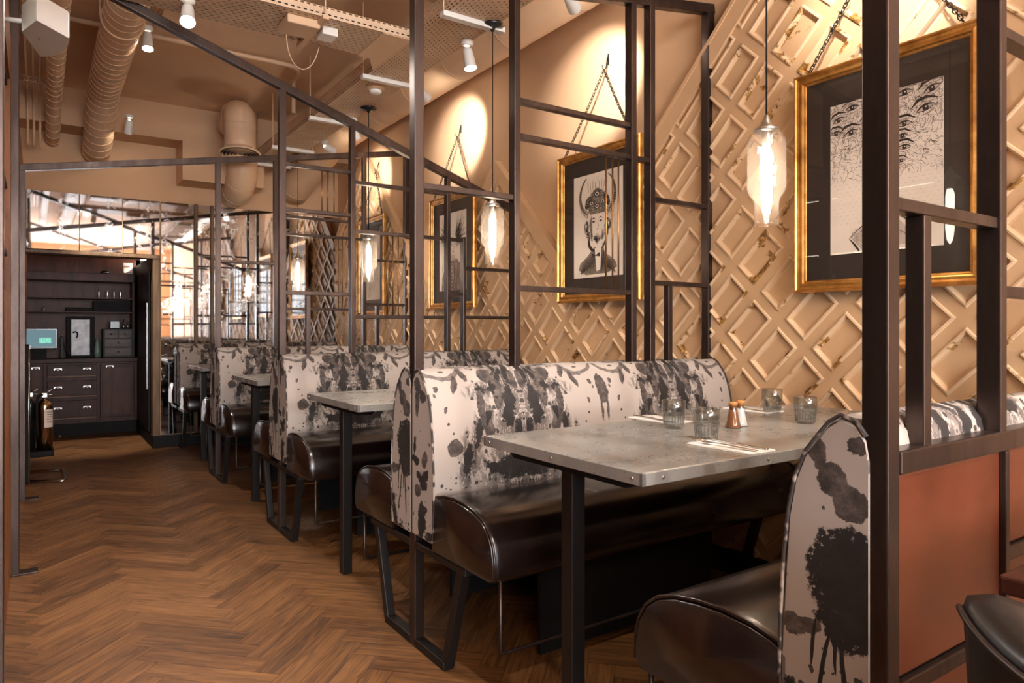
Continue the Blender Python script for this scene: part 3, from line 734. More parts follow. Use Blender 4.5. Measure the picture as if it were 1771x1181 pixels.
for i, (x, y, l) in enumerate(GL):
    if i == 0: gp.location = (x, y, ZT); gp['label'] = l; g0 = gp
    else: dup(g0, (x, y, ZT), l)
def shaker(x, y, fill, body, label):
    t = thing('shaker', label, 'shaker', (x, y, ZT), 0)
    MB().lathe([(0, .0015), (.0225, .0015), (.0225, .004), (.0205, .012), (.0135, .046), (.0122, .054), (0, .054)], 28).build('contents', fill, t, False)
    MB().lathe([(0, 0), (.0235, 0), (.0245, .003), (.0215, .013), (.0142, .050), (.0125, .058), (.012, .070), (.011, .070)], 28).build('glass_flask', 'tumbler', t, False)
    MB().lathe([(0, .078), (.0125, .078), (.0132, .076), (.0132, .068), (.0105, .066), (.010, .056), (0, .056)], 24).build('lid', 'cork', t, False)
M['cork'] = simple('cork', srgb(178, 118, 66), .8, 0, .2, 60)
M['pepper'] = simple('ground_pepper', srgb(150, 92, 52), .9, 0, .3, 300)
M['salt'] = simple('salt_grains', srgb(235, 232, 228), .8, 0, .05, 300)
shaker(1.734, 1.357, 'pepper', 'x', 'small conical flask of brown pepper in the middle of the laid table')
shaker(1.787, 1.372, 'salt', 'x', 'small conical flask of white salt with a cork, beside the pepper')
M['napkin'] = simple('white_paper_napkin', srgb(240, 234, 228), .85, 0, .02, 30)
def cutlery(kind, label, loc, rz, grp):
    """length along +y, handle at the low end"""
    mb = MB(); pts = []
    if kind == 'fork':
        out = [(-.0045, 0, ), (-.0055, .03), (-.003, .09), (-.0025, .125), (-.009, .140), (-.0105, .155)]
        zf = lambda y: .002+.006*math.exp(-((y-.10)/.03)**2)+.010*max(0, (y-.13)/.07)
        L = [(-w_, y) for w_, y in [(.0045, 0), (.0055, .02), (.0035, .08), (.0025, .12), (.009, .138), (.0105, .155)]]
        vs, fs = [], []
        for (x, y) in L: vs += [(x, y, zf(y)), (-x, y, zf(y)), (-x, y, zf(y)+.0018), (x, y, zf(y)+.0018)]
        for i in range(len(L)-1):
            a, b = i*4, i*4+4; fs += [(a+j, a+(j+1) % 4, b+(j+1) % 4, b+j) for j in range(4)]
        fs += [(3, 2, 1, 0), tuple(len(vs)-4+j for j in range(4))]
        mb.add(vs, fs)
        for x in (-.009, -.003, .003, .009):
            mb.tube([(x, y, zf(y)+.0009) for y in (.154, .17, .185, .2)], .0013, 6, rfun=lambda t: .0015-.0006*t)
    else:
        mb.box(-.005, .005, 0, .095, .0005, .005, 0, .0018)
        mb.add([(-.004, .095, .0015), (.005, .095, .0015), (.009, .13, .0015), (.008, .18, .0015), (0, .21, .0015), (-.004, .16, .0015),
                (-.004, .095, .0035), (.005, .095, .0027), (.009, .13, .0022), (.008, .18, .0022), (0, .21, .0022), (-.004, .16, .003)],
               [(5, 4, 3, 2, 1, 0), (6, 7, 8, 9, 10, 11)]+[(i, (i+1) % 6, 6+(i+1) % 6, 6+i) for i in range(6)])
    o = mb.build(kind, 'chrome'); o.location = loc; o.rotation_euler = (0, 0, rz)
    return tag(o, label, kind, grp)
NP = [(1.442, 1.138, 0, 'nearest napkin, folded white under a fork and knife at the table edge', 'closest to the camera'),
      (1.685, 1.61, PI, 'folded white napkin against the ink-blot backrest, beside a tumbler', 'on the napkin by the ink-blot backrest'),
      (2.17, 1.61, PI, 'folded white napkin near the wall on the far side of the table', 'on the napkin near the wall'),
      (2.03, 1.12, 0, 'folded white napkin half hidden by the right-hand bench', 'on the napkin half hidden by the bench')]
for x, y, rz, l, w_ in NP:
    o = MB().box(-.052, .052, -.096, .096, 0, .0022, 0, .0008).box(-.050, .050, -.094, .094, .0022, .0042, 0, .0008).build('napkin', 'napkin'); o.location = (x, y, ZT); o.rotation_euler = (0, 0, rz)
    tag(o, l, 'napkin', 'folded napkins on the laid table')
    c, s = math.cos(rz), math.sin(rz)
    for k, dx in (('fork', -.02), ('knife', .022)):
        px, py = dx, -.095
        cutlery(k, 'steel %s %s' % (k, w_), (x+c*px-s*py, y+s*px+c*py, ZT+.0045), rz+(.07 if k == 'fork' else -.05), 'cutlery on the laid table')

# ================================================================== PENDANT LAMPS
def pendant_proto():
    t = thing('pendant_lamp', 'x', 'pendant lamp', (1.86, 0, 2.57), 0, 'glass pendant lamps over the booths')
    MB().lathe([(0, 0), (.055, 0), (.057, -.006), (.050, -.013), (.016, -.018), (.007, -.034), (0, -.034)], 28).build('ceiling_rose', 'blackgloss', t, False)
    MB().tube([(0, 0, -.03), (0, 0, -.86)], .0028, 8).build('cord', 'black', t, False)
    MB().lathe([(0, -.845), (.006, -.85), (.012, -.868), (.016, -.875), (.022, -.885), (.038, -.893), (.038, -.900), (0, -.902)], 24).build('cap', 'brushed', t, False)
    sh = [(.012, -.900), (.035, -.903), (.05, -.912), (.056, -.93), (.0575, -.95), (.0575, -1.075), (.0555, -1.088), (.045, -1.098), (.038, -1.108), (.0365, -1.12), (.0365, -1.188),
          (.0345, -1.188), (.0345, -1.12), (.036, -1.11), (.043, -1.10), (.0535, -1.087), (.0555, -1.075), (.0555, -.95), (.054, -.932), (.048, -.915)]
    s = MB().lathe(sh, 40).build('glass_shade', 'shade', t, False)
    s['label'] = 'amber glass bottle-shaped shade'
    MB().tube([(.0356*math.cos(2*PI*i/32), .0356*math.sin(2*PI*i/32), -1.188) for i in range(32)], .0016, 6, closed=True).build('rim', 'shade', s, False)
    MB().lathe([(0, -.902), (.018, -.902), (.018, -.935), (.012, -.94), (0, -.94)], 20).build('lamp_holder', 'brushed', t, False)
    MB().lathe([(0, -.938), (.010, -.94), (.0165, -.965), (.0165, -1.10), (.011, -1.15), (0, -1.165)], 20).build('bulb', 'filament', t, False)
    return t
pp = pendant_proto(); PP = []
for i, (y, l) in enumerate([(1.33, 'bottle-shaped glass pendant nearest the camera, between the panelled wall and first post'), (2.90, 'glass pendant lamp over the second booth, second nearest'),
                            (4.47, 'glass pendant lamp over the third booth, third along the row'), (6.04, 'glass pendant lamp hanging farthest away, close to the mirrors')]):
    if i == 0: pp.location = (1.86, y, 2.57); pp['label'] = l; p0 = pp; PP.append(pp)
    else: PP.append(dup(p0, (1.86, y, 2.57), l))
for p in PP: pointlamp(p, 'bulb_light', (p.location.x, p.location.y, 1.50), 14, WARM, .02)

# ================================================================== CEILING SERVICES
# cable trays
def tray_run(y0, y1, label, ua):
    t = thing('cable_tray', label, 'cable tray', (1.745, (y0+y1)/2, 2.57), 0, 'slotted cable trays')
    MB().box(1.612, 1.878, y0, y1, 2.570, 2.572).build('tray_base', 'tray_yx', t)
    for x in (1.612, 1.876):
        MB().box(x, x+.002, y0, y1, 2.572, 2.66).build('tray_side', 'tray_yz', t)
    for x in (1.607, 1.872): MB().box(x, x+.012, y0, y1, 2.660, 2.664).build('tray_lip', 'duct', t)
    MB().box(1.62, 1.87, y0, y1, 2.575, 2.612).build('dark_slot_backing', 'black', t)['label'] = 'black strip added so the tray slots look dark'  # black filler stands in for the shade seen through the slots
    for y in (y1-.05,): MB().box(1.58, 1.93, y-.02, y+.02, 2.545, 2.570, 0, .002).build('support_strut', 'white', t)
    for x in (1.59, 1.92): MB().tube([(x, y1-.05, 2.55), (x, y1-.05, ZC-.002)], .004, 6).build('threaded_rod', 'duct', t)
    return t
tray_run(-1.2, 1.35, 'slotted cable tray above the nearest booth', 0)
tray_run(1.36, 2.96, 'slotted cable tray carrying the second pendant lamp', 0)
tray_run(2.97, 3.95, 'slotted cable tray at the junction with the cross tray', 0)
tray_run(3.96, 4.93, 'slotted cable tray with the round smoke detector beneath', 0)
tray_run(4.94, 5.88, 'slotted cable tray beyond the smoke detector', 0)
tray_run(5.89, 6.55, 'last slotted cable tray before the end wall', 0)
def cross_tray(x0, x1, y0, y1, z, label, strut=None):
    t = thing('cross_cable_tray', label, 'cable tray', ((x0+x1)/2, (y0+y1)/2, z), 0, 'cable trays crossing the ceiling')
    MB().box(x0, x1, y0, y1, z, z+.002).build('tray_base', 'tray_xy', t)
    MB().box(x0, x1, y0, y0+.002, z+.002, z+.05).build('tray_side', 'tray_xz', t); MB().box(x0, x1, y1-.002, y1, z+.002, z+.05).build('tray_side', 'tray_xz', t)
    MB().box(x0, x1, y0+.006, y1-.006, z+.004, z+.03).build('dark_slot_backing', 'black', t)['label'] = 'black strip added so the tray slots look dark'  # black filler, shade behind the cross tray slots
    for x in ([strut] if strut else []):
        MB().box(x-.015, x+.015, y0-.03, y1+.04, z-.022, z, 0, .002).build('support_strut', 'duct', t)
        MB().tube([(x, y0-.02, z-.01), (x, y0-.02, ZC-.002)], .004, 6).build('threaded_rod', 'duct', t)
    return t
cross_tray(.28, 1.607, 3.29, 3.64, 2.572, 'slotted tray crossing above the aisle, with white junction boxes beneath', 1.14)
cross_tray(.53, 1.70, 2.95, 3.24, 2.78, 'upper slotted tray crossing the ceiling at the top of the picture', 1.0)
o = MB().prism([(1.45, 3.29), (1.607, 3.29), (1.607, 3.80), (1.52, 3.64), (1.45, 3.64)], 2.566, 2.570, 'z').build('tray_gusset', 'duct')
tag(fix(o), 'flat angled gusset plate joining the two trays', 'plate')
o = MB().prism([(1.45, 2.95), (1.70, 2.60), (1.90, 2.60), (1.90, 3.24), (1.45, 3.24)], 2.772, 2.778, 'z').build('tray_gusset', 'duct')
tag(fix(o), 'upper gusset plate at the end of the raised tray', 'plate')
# ducts
def duct(name, label, pts, r, mat='duct', rib=.10, n=28, diffuser=None):
    P = [Vector(p) for p in pts]; c = sum(P, Vector())/len(P)
    t = thing(name, label, 'duct', P[0])
    rb = MB().tube(P, r, n, cap=True); acc = 0
    for a, b in zip(P, P[1:]):
        L = (b-a).length; d = (b-a).normalized(); u = Vector((0, 0, 1)) if abs(d.z) < .9 else Vector((1, 0, 0)); u = (u-d*u.dot(d)).normalized(); w_ = d.cross(u); s = -acc
        while s+rib < L:
            s += rib; m = a+d*s
            if s < 0: continue
            rb.tube([m+(u*math.cos(2*PI*i/n)+w_*math.sin(2*PI*i/n))*(r+.0005) for i in range(n)], .0028, 5, closed=True)
        acc = L-s
    rb.build('duct_body', mat, t)
    return t
duct('spiral_duct', 'wide spiral duct running overhead along the aisle at the left', [(.40, -2.0, 2.85), (.40, 5.9, 2.85)]+bez((.40, 5.9, 2.85), (.40, 6.25, 2.85), (.40, 6.35, 2.66), (.40, 6.9, 2.56), 10)[1:], .105)
duct('spiral_duct', 'narrow spiral duct beside the pipes, farthest left on the ceiling', [(.09, -2.0, 2.80), (.09, 6.0, 2.80)]+bez((.09, 6.0, 2.80), (.09, 6.3, 2.8), (.09, 6.4, 2.7), (.09, 6.9, 2.62), 8)[1:], .05, rib=.12)
duct('spiral_duct', 'large round duct running high along the picture wall', [(2.25, -1.5, 2.82), (2.25, 5.5, 2.82)]+bez((2.25, 5.5, 2.82), (2.22, 6.1, 2.82), (2.12, 6.45, 2.62), (2.08, 6.92, 2.42), 14)[1:], .148, rib=.6)
dd = duct('vent_duct', 'stubby vertical duct ending in a round louvred diffuser', bez((1.38, 6.32, 2.80), (1.38, 6.15, 2.87), (1.37, 6.0, 2.88), (1.37, 6.0, 2.72), 12)+[Vector((1.37, 6.0, 2.60)), Vector((1.37, 6.0, 2.53))], .125, rib=.2)
TM = Matrix.Translation((1.37, 6.0, 2.505)) @ Matrix.Rotation(R(9), 4, Vector((-6.0, 1.37, 0)).normalized()) @ Matrix.Translation((-1.37, -6.0, -2.505))
def tilted(mb):
    mb.v = [tuple(TM @ Vector(v)) for v in mb.v]; return mb
df = tilted(MB().lathe([(.125, .04), (.165, .008), (.168, 0), (.150, -.006), (.147, .01)], 40, (1.37, 6.0, 2.500))).build('diffuser', 'duct', dd)
tilted(MB().lathe([(0, 0), (.148, 0)], 36, (1.37, 6.0, 2.512))).build('dark_gap_disc', 'black', df)  # black disc put behind the rings as the shade in their gaps
for k in range(5):
    rr = .135-k*.027
    tilted(MB().lathe([(rr+.009, -.008+.002*k), (rr-.004, .010+.002*k), (rr-.007, .008+.002*k), (rr+.006, -.010+.002*k)], 36, (1.37, 6.0, 2.494))).build('louvre_ring', 'duct', df)
duct('bent_duct', 'fat duct elbow curving down into the end wall below the diffuser', [(1.50, 6.47, 2.99), (1.50, 6.47, 2.5)]+bez((1.50, 6.47, 2.5), (1.50, 6.47, 2.34), (1.5, 6.6, 2.30), (1.5, 6.9, 2.33), 10)[1:], .125, rib=.16)
# straps for the aisle duct
for i, y in enumerate((2.2, 4.6)):
    t = thing('duct_hanger', ['strap hanging the wide aisle duct, nearer one', 'strap hanging the wide aisle duct near the second ceiling spot'][i], 'bracket', (.4, y, 2.85))
    MB().tube([(.4+.110*math.cos(2*PI*k/28), y, 2.85+.110*math.sin(2*PI*k/28)) for k in range(28)], .006, 6, closed=True).build('strap', 'duct', t)
    for x in (.285, .515): MB().tube([(x, y, 2.85), (x, y, ZC)], .004, 6).build('threaded_rod', 'duct', t)
# pipes at far left
for i, x in enumerate((-.075, -.035, .005)):
    P = [(x, 1.5, 2.86), (x, 6.5, 2.86)]+bez((x, 6.5, 2.86), (x, 6.6, 2.86), (x, 6.62, 2.8), (x, 6.62, 2.5), 6)[1:]
    tag(MB().tube(P, .009, 8).build('water_pipe', 'duct'), ['thin painted pipe under the ceiling, leftmost of three', 'thin painted pipe under the ceiling, middle of three', 'thin painted pipe under the ceiling, right of three'][i], 'pipe', 'thin pipes at the far left')
for i, y in enumerate((4.9, 6.1)):
    t = thing('pipe_clamp', ['clamp bar across the three thin pipes, nearer one', 'clamp bar across the three thin pipes, farther one'][i], 'bracket', (-.035, y, 2.86))
    MB().box(-.10, .03, y-.012, y+.012, 2.872, 2.884, 0, .002).build('bar', 'duct', t)
    for x in (-.075, -.035, .005): MB().tube([(x+.013*math.cos(2*PI*k/14), y, 2.86+.013*math.sin(2*PI*k/14)) for k in range(14)], .004, 5, closed=True).build('clip', 'duct', t)
tag(MB().tube([(.14, 5.05, 2.965), (1.45, 5.05, 2.965)]+bez((1.45, 5.05, 2.965), (1.56, 5.05, 2.965), (1.6, 5.1, 2.96), (1.6, 5.3, 2.93), 8)[1:]+[Vector((1.6, 5.3, 2.7))], .016, 10).build('conduit', 'duct'), 'painted conduit crossing the ceiling behind the sloping beam', 'pipe')
tag(MB().tube([(.60, 2.2, 2.96), (.60, 4.86, 2.96)], .014, 10).build('conduit', 'duct'), 'painted conduit running along the ceiling beside the wide duct', 'pipe')
# junction boxes under cross tray
tag(MB().box(.98, 1.14, 3.34, 3.50, 2.53, 2.571, 0, .006).build('junction_box', 'duct'), 'larger pale box fixed under the cross tray', 'junction box', 'boxes under the cross tray')
tag(MB().box(1.165, 1.245, 3.38, 3.48, 2.53, 2.571, 0, .006).build('junction_box', 'white'), 'smaller white box fixed under the cross tray', 'junction box', 'boxes under the cross tray')
tag(MB().tube(bez((1.02, 3.5, 2.54), (1.05, 3.6, 2.37), (1.2, 3.65, 2.37), (1.22, 3.6, 2.55), 16), .003, 6).build('cable_loop', 'duct'), 'loose cable loop hanging below the white boxes', 'cable')
t = thing('smoke_detector', 'round white smoke detector under the cable tray', 'smoke detector', (1.735, 4.06, 2.57))
MB().lathe([(0, 0), (.058, 0), (.058, -.008), (.045, -.018), (0, -.018)], 28, (1.735, 4.06, 2.57)).build('base', 'duct', t)
MB().lathe([(.036, -.02), (.038, -.03), (.03, -.04), (0, -.042)], 24, (1.735, 4.06, 2.57)).build('sensor_head', 'white', t)

# spotlights
def spot(base, aim, power, label, ang=60, disc=True, blend=.6, color=WARM2):
    b = Vector(base); a = Vector(aim)
    t = thing('ceiling_spotlight', label, 'spotlight', b, 0, 'white ceiling spotlights')
    MB().lathe([(0, 0), (.032, 0), (.032, -.022), (.01, -.026), (0, -.026)], 20, b).build('mount', 'white', t)
    d = (a-(b+Vector((0, 0, -.06)))).normalized(); c0 = b+Vector((0, 0, -.045))
    MB().tube([b+Vector((0, 0, -.02)), c0], .006, 8).build('stem', 'white', t)
    u = Vector((0, 0, 1)) if abs(d.z) < .95 else Vector((1, 0, 0)); c1 = c0+d*.105
    hd = MB().tube([c0-d*.004, c0, c0+d*.02, c1], .03, 20, cap=False, rfun=lambda q: .012 if q < .2 else (.024 if q < .5 else .032 if q > .9 else .027))
    hd.build('lamp_head', 'white', t)
    sd = d.cross(u).normalized(); uu = sd.cross(d); cc = c0+d*.098
    MB().add([cc+(sd*math.cos(2*PI*i/20)+uu*math.sin(2*PI*i/20))*.029 for i in range(20)], [tuple(range(20))]).build('lens', 'lamp', t)
    spotlamp(t, 'spot_light', c0+d*.13, a, power, ang, blend, color)
    return t
# wall washers along the tray, one to each picture
spot((1.90, .95, 2.66), (2.55, 1.25, 2.35), 42, 'white spotlight lighting the nearest picture, above the frame top', 62)
spot((1.955, 2.42, 2.60), (2.55, 2.84, 2.40), 34, 'white spotlight peeking below the large duct, aimed at the horned-man picture', 62)
spot((1.85, 3.13, 2.565), (1.93, 2.95, 1.6), 16, 'white spotlight under the tray beside the second pendant', 70)
spot((1.97, 3.93, 2.60), (2.55, 4.33, 2.46), 36, 'white spotlight half hidden by the second post, aimed at the woman picture', 62)
spot((1.86, 4.76, 2.57), (2.2, 4.9, 1.6), 22, 'white spotlight under the tray in front of the large duct', 62)
spot((1.93, 5.55, 2.60), (2.55, 5.88, 2.42), 22, 'white spotlight above the farthest picture, behind the large duct', 62)
# aisle downlights
spot((.56, 3.45, 2.57), (.35, 2.2, .6), 44, 'brilliant ceiling spot beside the sloping beam, glaring at the camera', 95, True, .8)
spot((.56, 4.87, 2.95), (.5, 4.2, 0), 40, 'ceiling spot beyond the wide duct hanger, second along the aisle', 85, True, .8)
spot((.60, 6.35, 2.78), (.42, 7.5, .1), 110, 'small ceiling spot in front of the end wall, above the alcove', 44, True, .8)
spot((.55, 1.4, 2.95), (.75, 2.3, 0), 44, 'ceiling spot over the aisle outside the frame, above the camera', 80, True, .7)
spot((1.5, 0, 2.95), (1.75, 1.5, .8), 85, 'ceiling spot added above the nearest booth, outside the frame', 80, True, .7)  # unseen spot added to brighten the laid table and wall
spot((.9, -1.2, 2.95), (1.3, 1.6, .2), 90, 'ceiling spot added behind the camera to light the bench ends', 60, True, .7)  # unseen spot added to brighten the bench ends

# unseen glowing globes added behind the camera to brighten the room and ceiling
def added_globe_proto():
    t = thing('added_globe', 'x', 'pendant lamp', (0, 0, ZC), 0, 'globe lights added behind the camera')
    MB().lathe([(0, 0), (.05, 0), (.05, -.02), (0, -.02)], 20).build('ceiling_rose', 'blackgloss', t, False)
    MB().tube([(0, 0, -.02), (0, 0, -.5)], .003, 6).build('cord', 'black', t, False)
    MB().sphere((0, 0, -.62), .12, 24).build('glowing_globe', emit('added_globe_glow', (1, .88, .76), 52), t, False)
    return t
gb = added_globe_proto()
for i, (x, y, l) in enumerate(((-1.2, -.9, 'added globe light left of the viewpoint, outside the picture'), (.9, -2.2, 'added globe light behind the viewpoint on the booth side, outside the picture'),
                               (-1.4, -3.2, 'added globe light nearest the street window, outside the picture'), (2.0, -3.6, 'added globe light in the street corner, outside the picture'))):
    if i == 0: y = -2.0
    if i == 0: gb.location = (x, y, ZC); gb['label'] = l; gb0 = gb
    else: dup(gb0, (x, y, ZC), l)

# shelved niche in the left wall, seen only as a reflection in the nearest picture glass
t = thing('bottle_shelves', 'dark lit shelves in the left wall, seen mirrored in the nearest picture', 'shelves', (XL-.2, 2.86, 1.2))
MB().box(XL-.299, XL-.28, NY0, NY1, NZ0, NZ1).build('back_board', 'blackwood', t)
for z in (1.21, 1.38, 1.66, 2.09): MB().box(XL-.28, XL-.01, NY0, NY1, z-.02, z, 0, .002).build('shelf', 'blackwood', t)
for z in (1.638, 2.066):
    for y in (2.3, 2.8, 3.15): MB().box(XL-.04, XL-.03, y, y+.3, z-.006, z, 0).build('light_strip', emit('warm_strip_light', (1, .85, .65), 8), t)
JL = ['squat glass jar', 'tall stoppered bottle', 'round storage jar']
for i in range(8):
    y = 2.3+i*.16; z = 1.38 if i % 2 else 1.66
    pr_ = [[(0, 0), (.04, 0), (.042, .01), (.042, .09), (.03, .11), (.03, .125), (0, .125)], [(0, 0), (.03, 0), (.032, .01), (.032, .12), (.012, .16), (.012, .2), (0, .2)], [(0, 0), (.045, .01), (.052, .05), (.04, .1), (.02, .12), (.02, .14), (0, .14)]][i % 3]
    tag(MB().lathe(pr_, 20, (XL-.10, y, z)).build('glass_jar', ['tumbler', 'goldsteel', 'white'][i % 3]), '%s on the %s niche shelf, %s from the near end' % (JL[i % 3], 'lower' if i % 2 else 'upper', ['first', 'second', 'third', 'fourth'][i//2]), 'jar', 'jars in the lit niche')

# wall speaker
t = thing('wall_speaker', 'pale angular loudspeaker on a bracket at the top left', 'speaker', (0, 2.75, 2.05))
pts = [(-.046, 2.688), (-.007, 2.562)]+[tuple(p)[:2] for p in bez((.078, 2.66, 0), (.085, 2.75, 0), (.06, 2.87, 0), (.003, 2.898, 0), 8)]
fix(MB().prism(pts, 2.0, 2.085, 'z').build('cabinet', 'white', t))
pts2 = [tuple(p)[:2] for p in bez((.080, 2.665, 0), (.088, 2.75, 0), (.063, 2.876, 0), (.006, 2.904, 0), 8)]+[tuple(p)[:2] for p in bez((.078, 2.66, 0), (.085, 2.75, 0), (.06, 2.87, 0), (.003, 2.898, 0), 8)][::-1]
fix(MB().prism(pts2, 2.004, 2.081, 'z').build('grille', 'duct', t))
MB().tube([(-.10, 2.72, 2.04), (-.03, 2.70, 2.04)], .008, 8).build('bracket', 'white', t)
MB().lathe([(0, -.001), (.003, -.001), (.003, .001)], 10, (.0, 2.72, 2.0)).build('screw', 'black', t)

# ================================================================== PICTURES
class Draw:
    """flat drawing on paper in picture plane coordinates (a to the right as seen from the aisle, b up), origin at the paper centre"""
    def __init__(s): s.mb = {0: MB(), 1: MB(), 2: MB(), 3: MB()}; s.z = {0: 0, 1: 0, 2: 0, 3: 0}
    def poly(s, pts, ink=0, d=None):
        m = s.mb[ink]; d = (.0004+.0002*{2: 0, 1: 1, 0: 2, 3: 3}[ink]) if d is None else d
        m.add([(a, b, d) for a, b in pts], [tuple(range(len(pts)))])
    def ell(s, a, b, ra, rb, ink=0, rot=0, n=20, d=None):
        c, sn = math.cos(rot), math.sin(rot)
        s.poly([(a+ra*math.cos(t)*c-rb*math.sin(t)*sn, b+ra*math.cos(t)*sn+rb*math.sin(t)*c) for t in [2*PI*i/n for i in range(n)]], ink, d)
    def line(s, pts, w=.002, ink=0, taper=True, d=None):
        n = len(pts); L, Rr = [], []
        for i, (a, b) in enumerate(pts):
            (a0, b0), (a1, b1) = pts[max(0, i-1)], pts[min(n-1, i+1)]; dx, dy = a1-a0, b1-b0; l = math.hypot(dx, dy) or 1
            ww = w/2*((1-abs(2*i/(n-1)-1)**2*.8) if taper and n > 2 else 1)
            L.append((a-dy/l*ww, b+dx/l*ww)); Rr.append((a+dy/l*ww, b-dx/l*ww))
        m = s.mb[ink]; d = (.0004+.0002*{2: 0, 1: 1, 0: 2, 3: 3}[ink]) if d is None else d
        m.add([(a, b, d) for a, b in L+Rr], [(i, i+1, n+i+1, n+i) for i in range(n-1)])
    def curve(s, p0, p1, p2, p3, w=.002, ink=0, n=10, d=None):
        s.line([tuple(p)[:2] for p in bez((*p0, 0), (*p1, 0), (*p2, 0), (*p3, 0), n)], w, ink, True, d)
    def scrib(s, a, b, ra, rb, cnt, ink=0, w=.0014, ln=.012, rnd=None):
        rnd = rnd or random
        for _ in range(cnt):
            t, r_ = rnd.random()*2*PI, math.sqrt(rnd.random()); x, y = a+ra*r_*math.cos(t), b+rb*r_*math.sin(t)
            an = rnd.random()*PI; l = ln*(.4+rnd.random()); k = rnd.uniform(-.6, .6)
            s.line([(x-l/2*math.cos(an), y-l/2*math.sin(an)), (x+k*l*.3*math.sin(an), y-k*l*.3*math.cos(an)), (x+l/2*math.cos(an), y+l/2*math.sin(an))], w, ink)

def eye(D, a, b, s=1, tilt=0):
    c, sn = math.cos(tilt), math.sin(tilt); T = lambda x, y: (a+(x*c-y*sn)*s, b+(x*sn+y*c)*s)
    up = [T(x, .010*math.cos(x/.026*PI/2)) for x in [(-.026+.0052*i) for i in range(11)]]; lo = [T(x, -.007*math.cos(x/.026*PI/2)) for x in [(.026-.0052*i) for i in range(11)]]
    D.poly(up+lo[1:-1], 2, .0012); D.line(up, .006*s, 0, True, .0016); D.line(lo, .003*s, 0, True, .0016)
    D.ell(*T(0, .001), .0085*s, .0085*s, 0, d=.0018); D.ell(*T(.002, .003), .0022*s, .0022*s, 3, d=.0022)
    D.line([T(-.036, .018), T(-.015, .030), T(.012, .029), T(.038, .012)], .010*s, 0, True, .0014)
    D.line([T(-.024, .013), T(0, .019), T(.026, .010)], .0025*s, 1, True, .0015)
    D.line([T(-.02, -.014), T(0, -.017), T(.02, -.012)], .0025*s, 1, True, .0014)
def face(D, a, b, s=1):
    """bearded/plain face about .10 wide .14 tall"""
    T = lambda x, y: (a+x*s, b+y*s)
    for sx in (-1, 1):
        D.line([T(sx*.012, .018), T(sx*.026, .024), T(sx*.040, .016)], .006*s, 0, True, .0014)
        D.ell(*T(sx*.025, .006), .011*s, .005*s, 1, d=.0013); D.ell(*T(sx*.025, .006), .005*s, .004*s, 0, d=.0015)
    D.line([T(.004, .008), T(.010, -.018), T(.006, -.026)], .004*s, 1, True, .0014); D.line([T(-.010, -.027), T(0, -.031), T(.010, -.027)], .004*s, 0, True, .0014)

def picture(yr, yl, z0, z1, pr, draw, label, hook, idx):
    """yr<yl : world Y range; pr: print (y0,y1,z0,z1)"""
    XP = 2.462; cyy = (yr+yl)/2; czz = (z0+z1)/2
    t = thing('framed_picture', label, 'picture', (XP, cyy, z0), 0, 'gilt-framed pictures hung on chains')
    W_, H_ = yl-yr, z1-z0
    # frame: four mitred mouldings; profile across width (inset, depth toward the aisle)
    prof = [(0, .0), (0, .020), (.004, .027), (.010, .028), (.014, .021), (.022, .018), (.030, .022), (.035, .021), (.038, .012), (.044, .010), (.046, .006), (.046, .0)]
    mb = MB(); n = len(prof)
    cor = [(yr, z0, 1, 1), (yl, z0, -1, 1), (yl, z1, -1, -1), (yr, z1, 1, -1)]
    for k in range(4):
        A, B = cor[k], cor[(k+1) % 4]; vs = []
        for C_ in (A, B):
            for ins, dp in prof: vs.append((XP+.012-dp, C_[0]+C_[2]*ins, C_[1]+C_[3]*ins))
        mb.add(vs, [(j, j+1, n+j+1, n+j) for j in range(n-1)])
    fix(mb.build('gilt_frame', 'gold', t))
    MB().box(XP+.008, XP+.014, yr+.01, yl-.01, z0+.01, z1-.01).build('mount', 'mat', t)
    y0, y1, pz0, pz1 = pr
    pap = MB().box(XP+.0062, XP+.008, y0, y1, pz0, pz1).build('print', 'paper', t)
    D = Draw(); draw(D, (y1-y0), (pz1-pz0))
    py, pz = (y0+y1)/2, (pz0+pz1)/2
    for ink, mat, nm in ((0, 'ink', 'dark_strokes'), (1, 'ink_mid', 'grey_strokes'), (2, 'ink_light', 'pale_wash'), (3, 'paper', 'highlights')):
        m = D.mb[ink]
        if not m.v: continue
        m2 = MB(); hw, hh = (y1-y0)/2, (pz1-pz0)/2
        m2.add([(XP+.0061-d, py-max(-hw, min(hw, a)), pz+max(-hh, min(hh, b))) for a, b, d in m.v], m.f)
        m2.build(nm, mat, pap)
    MB().add([(XP+.0015, yr+.04, z0+.04), (XP+.0015, yl-.04, z0+.04), (XP+.0015, yl-.04, z1-.04), (XP+.0015, yr+.04, z1-.04)], [(0, 1, 2, 3)]).build('glass', 'pane', t)
    # hook and two chains
    hy, hz = hook
    MB().tube([(XW-.004, hy, hz+.05), (XW-.012, hy, hz+.03), (XW-.02, hy, hz-.02), (XW-.03, hy, hz-.035), (XW-.042, hy, hz-.03), (XW-.046, hy, hz-.012)], .003, 8).box(XW-.006, XW, hy-.005, hy+.005, hz-.0, hz+.06, 0, .002).build('hook', 'steel_dark', t)
    for yy in (yr+.06, yl-.06):
        A = Vector((XW-.034, hy, hz-.033)); B = Vector((XP, yy, z1+.002)); d = B-A; L = d.length; d.normalize(); nl = int(L/.017); sag = .012
        ch = MB()
        u = Vector((1, 0, 0)); u = (u-d*u.dot(d)).normalized(); w_ = d.cross(u)
        for i in range(nl):
            m = A+d*(L*(i+.5)/nl)+Vector((0, 0, -sag*math.sin(PI*(i+.5)/nl))); s2 = u if i % 2 else w_
            ch.tube([m+d*(.0125*math.cos(2*PI*j/8))+s2*(.007*math.sin(2*PI*j/8)) for j in range(8)], .0021, 4, closed=True)
        ch.build('chain', 'steel_dark', t)
    return t

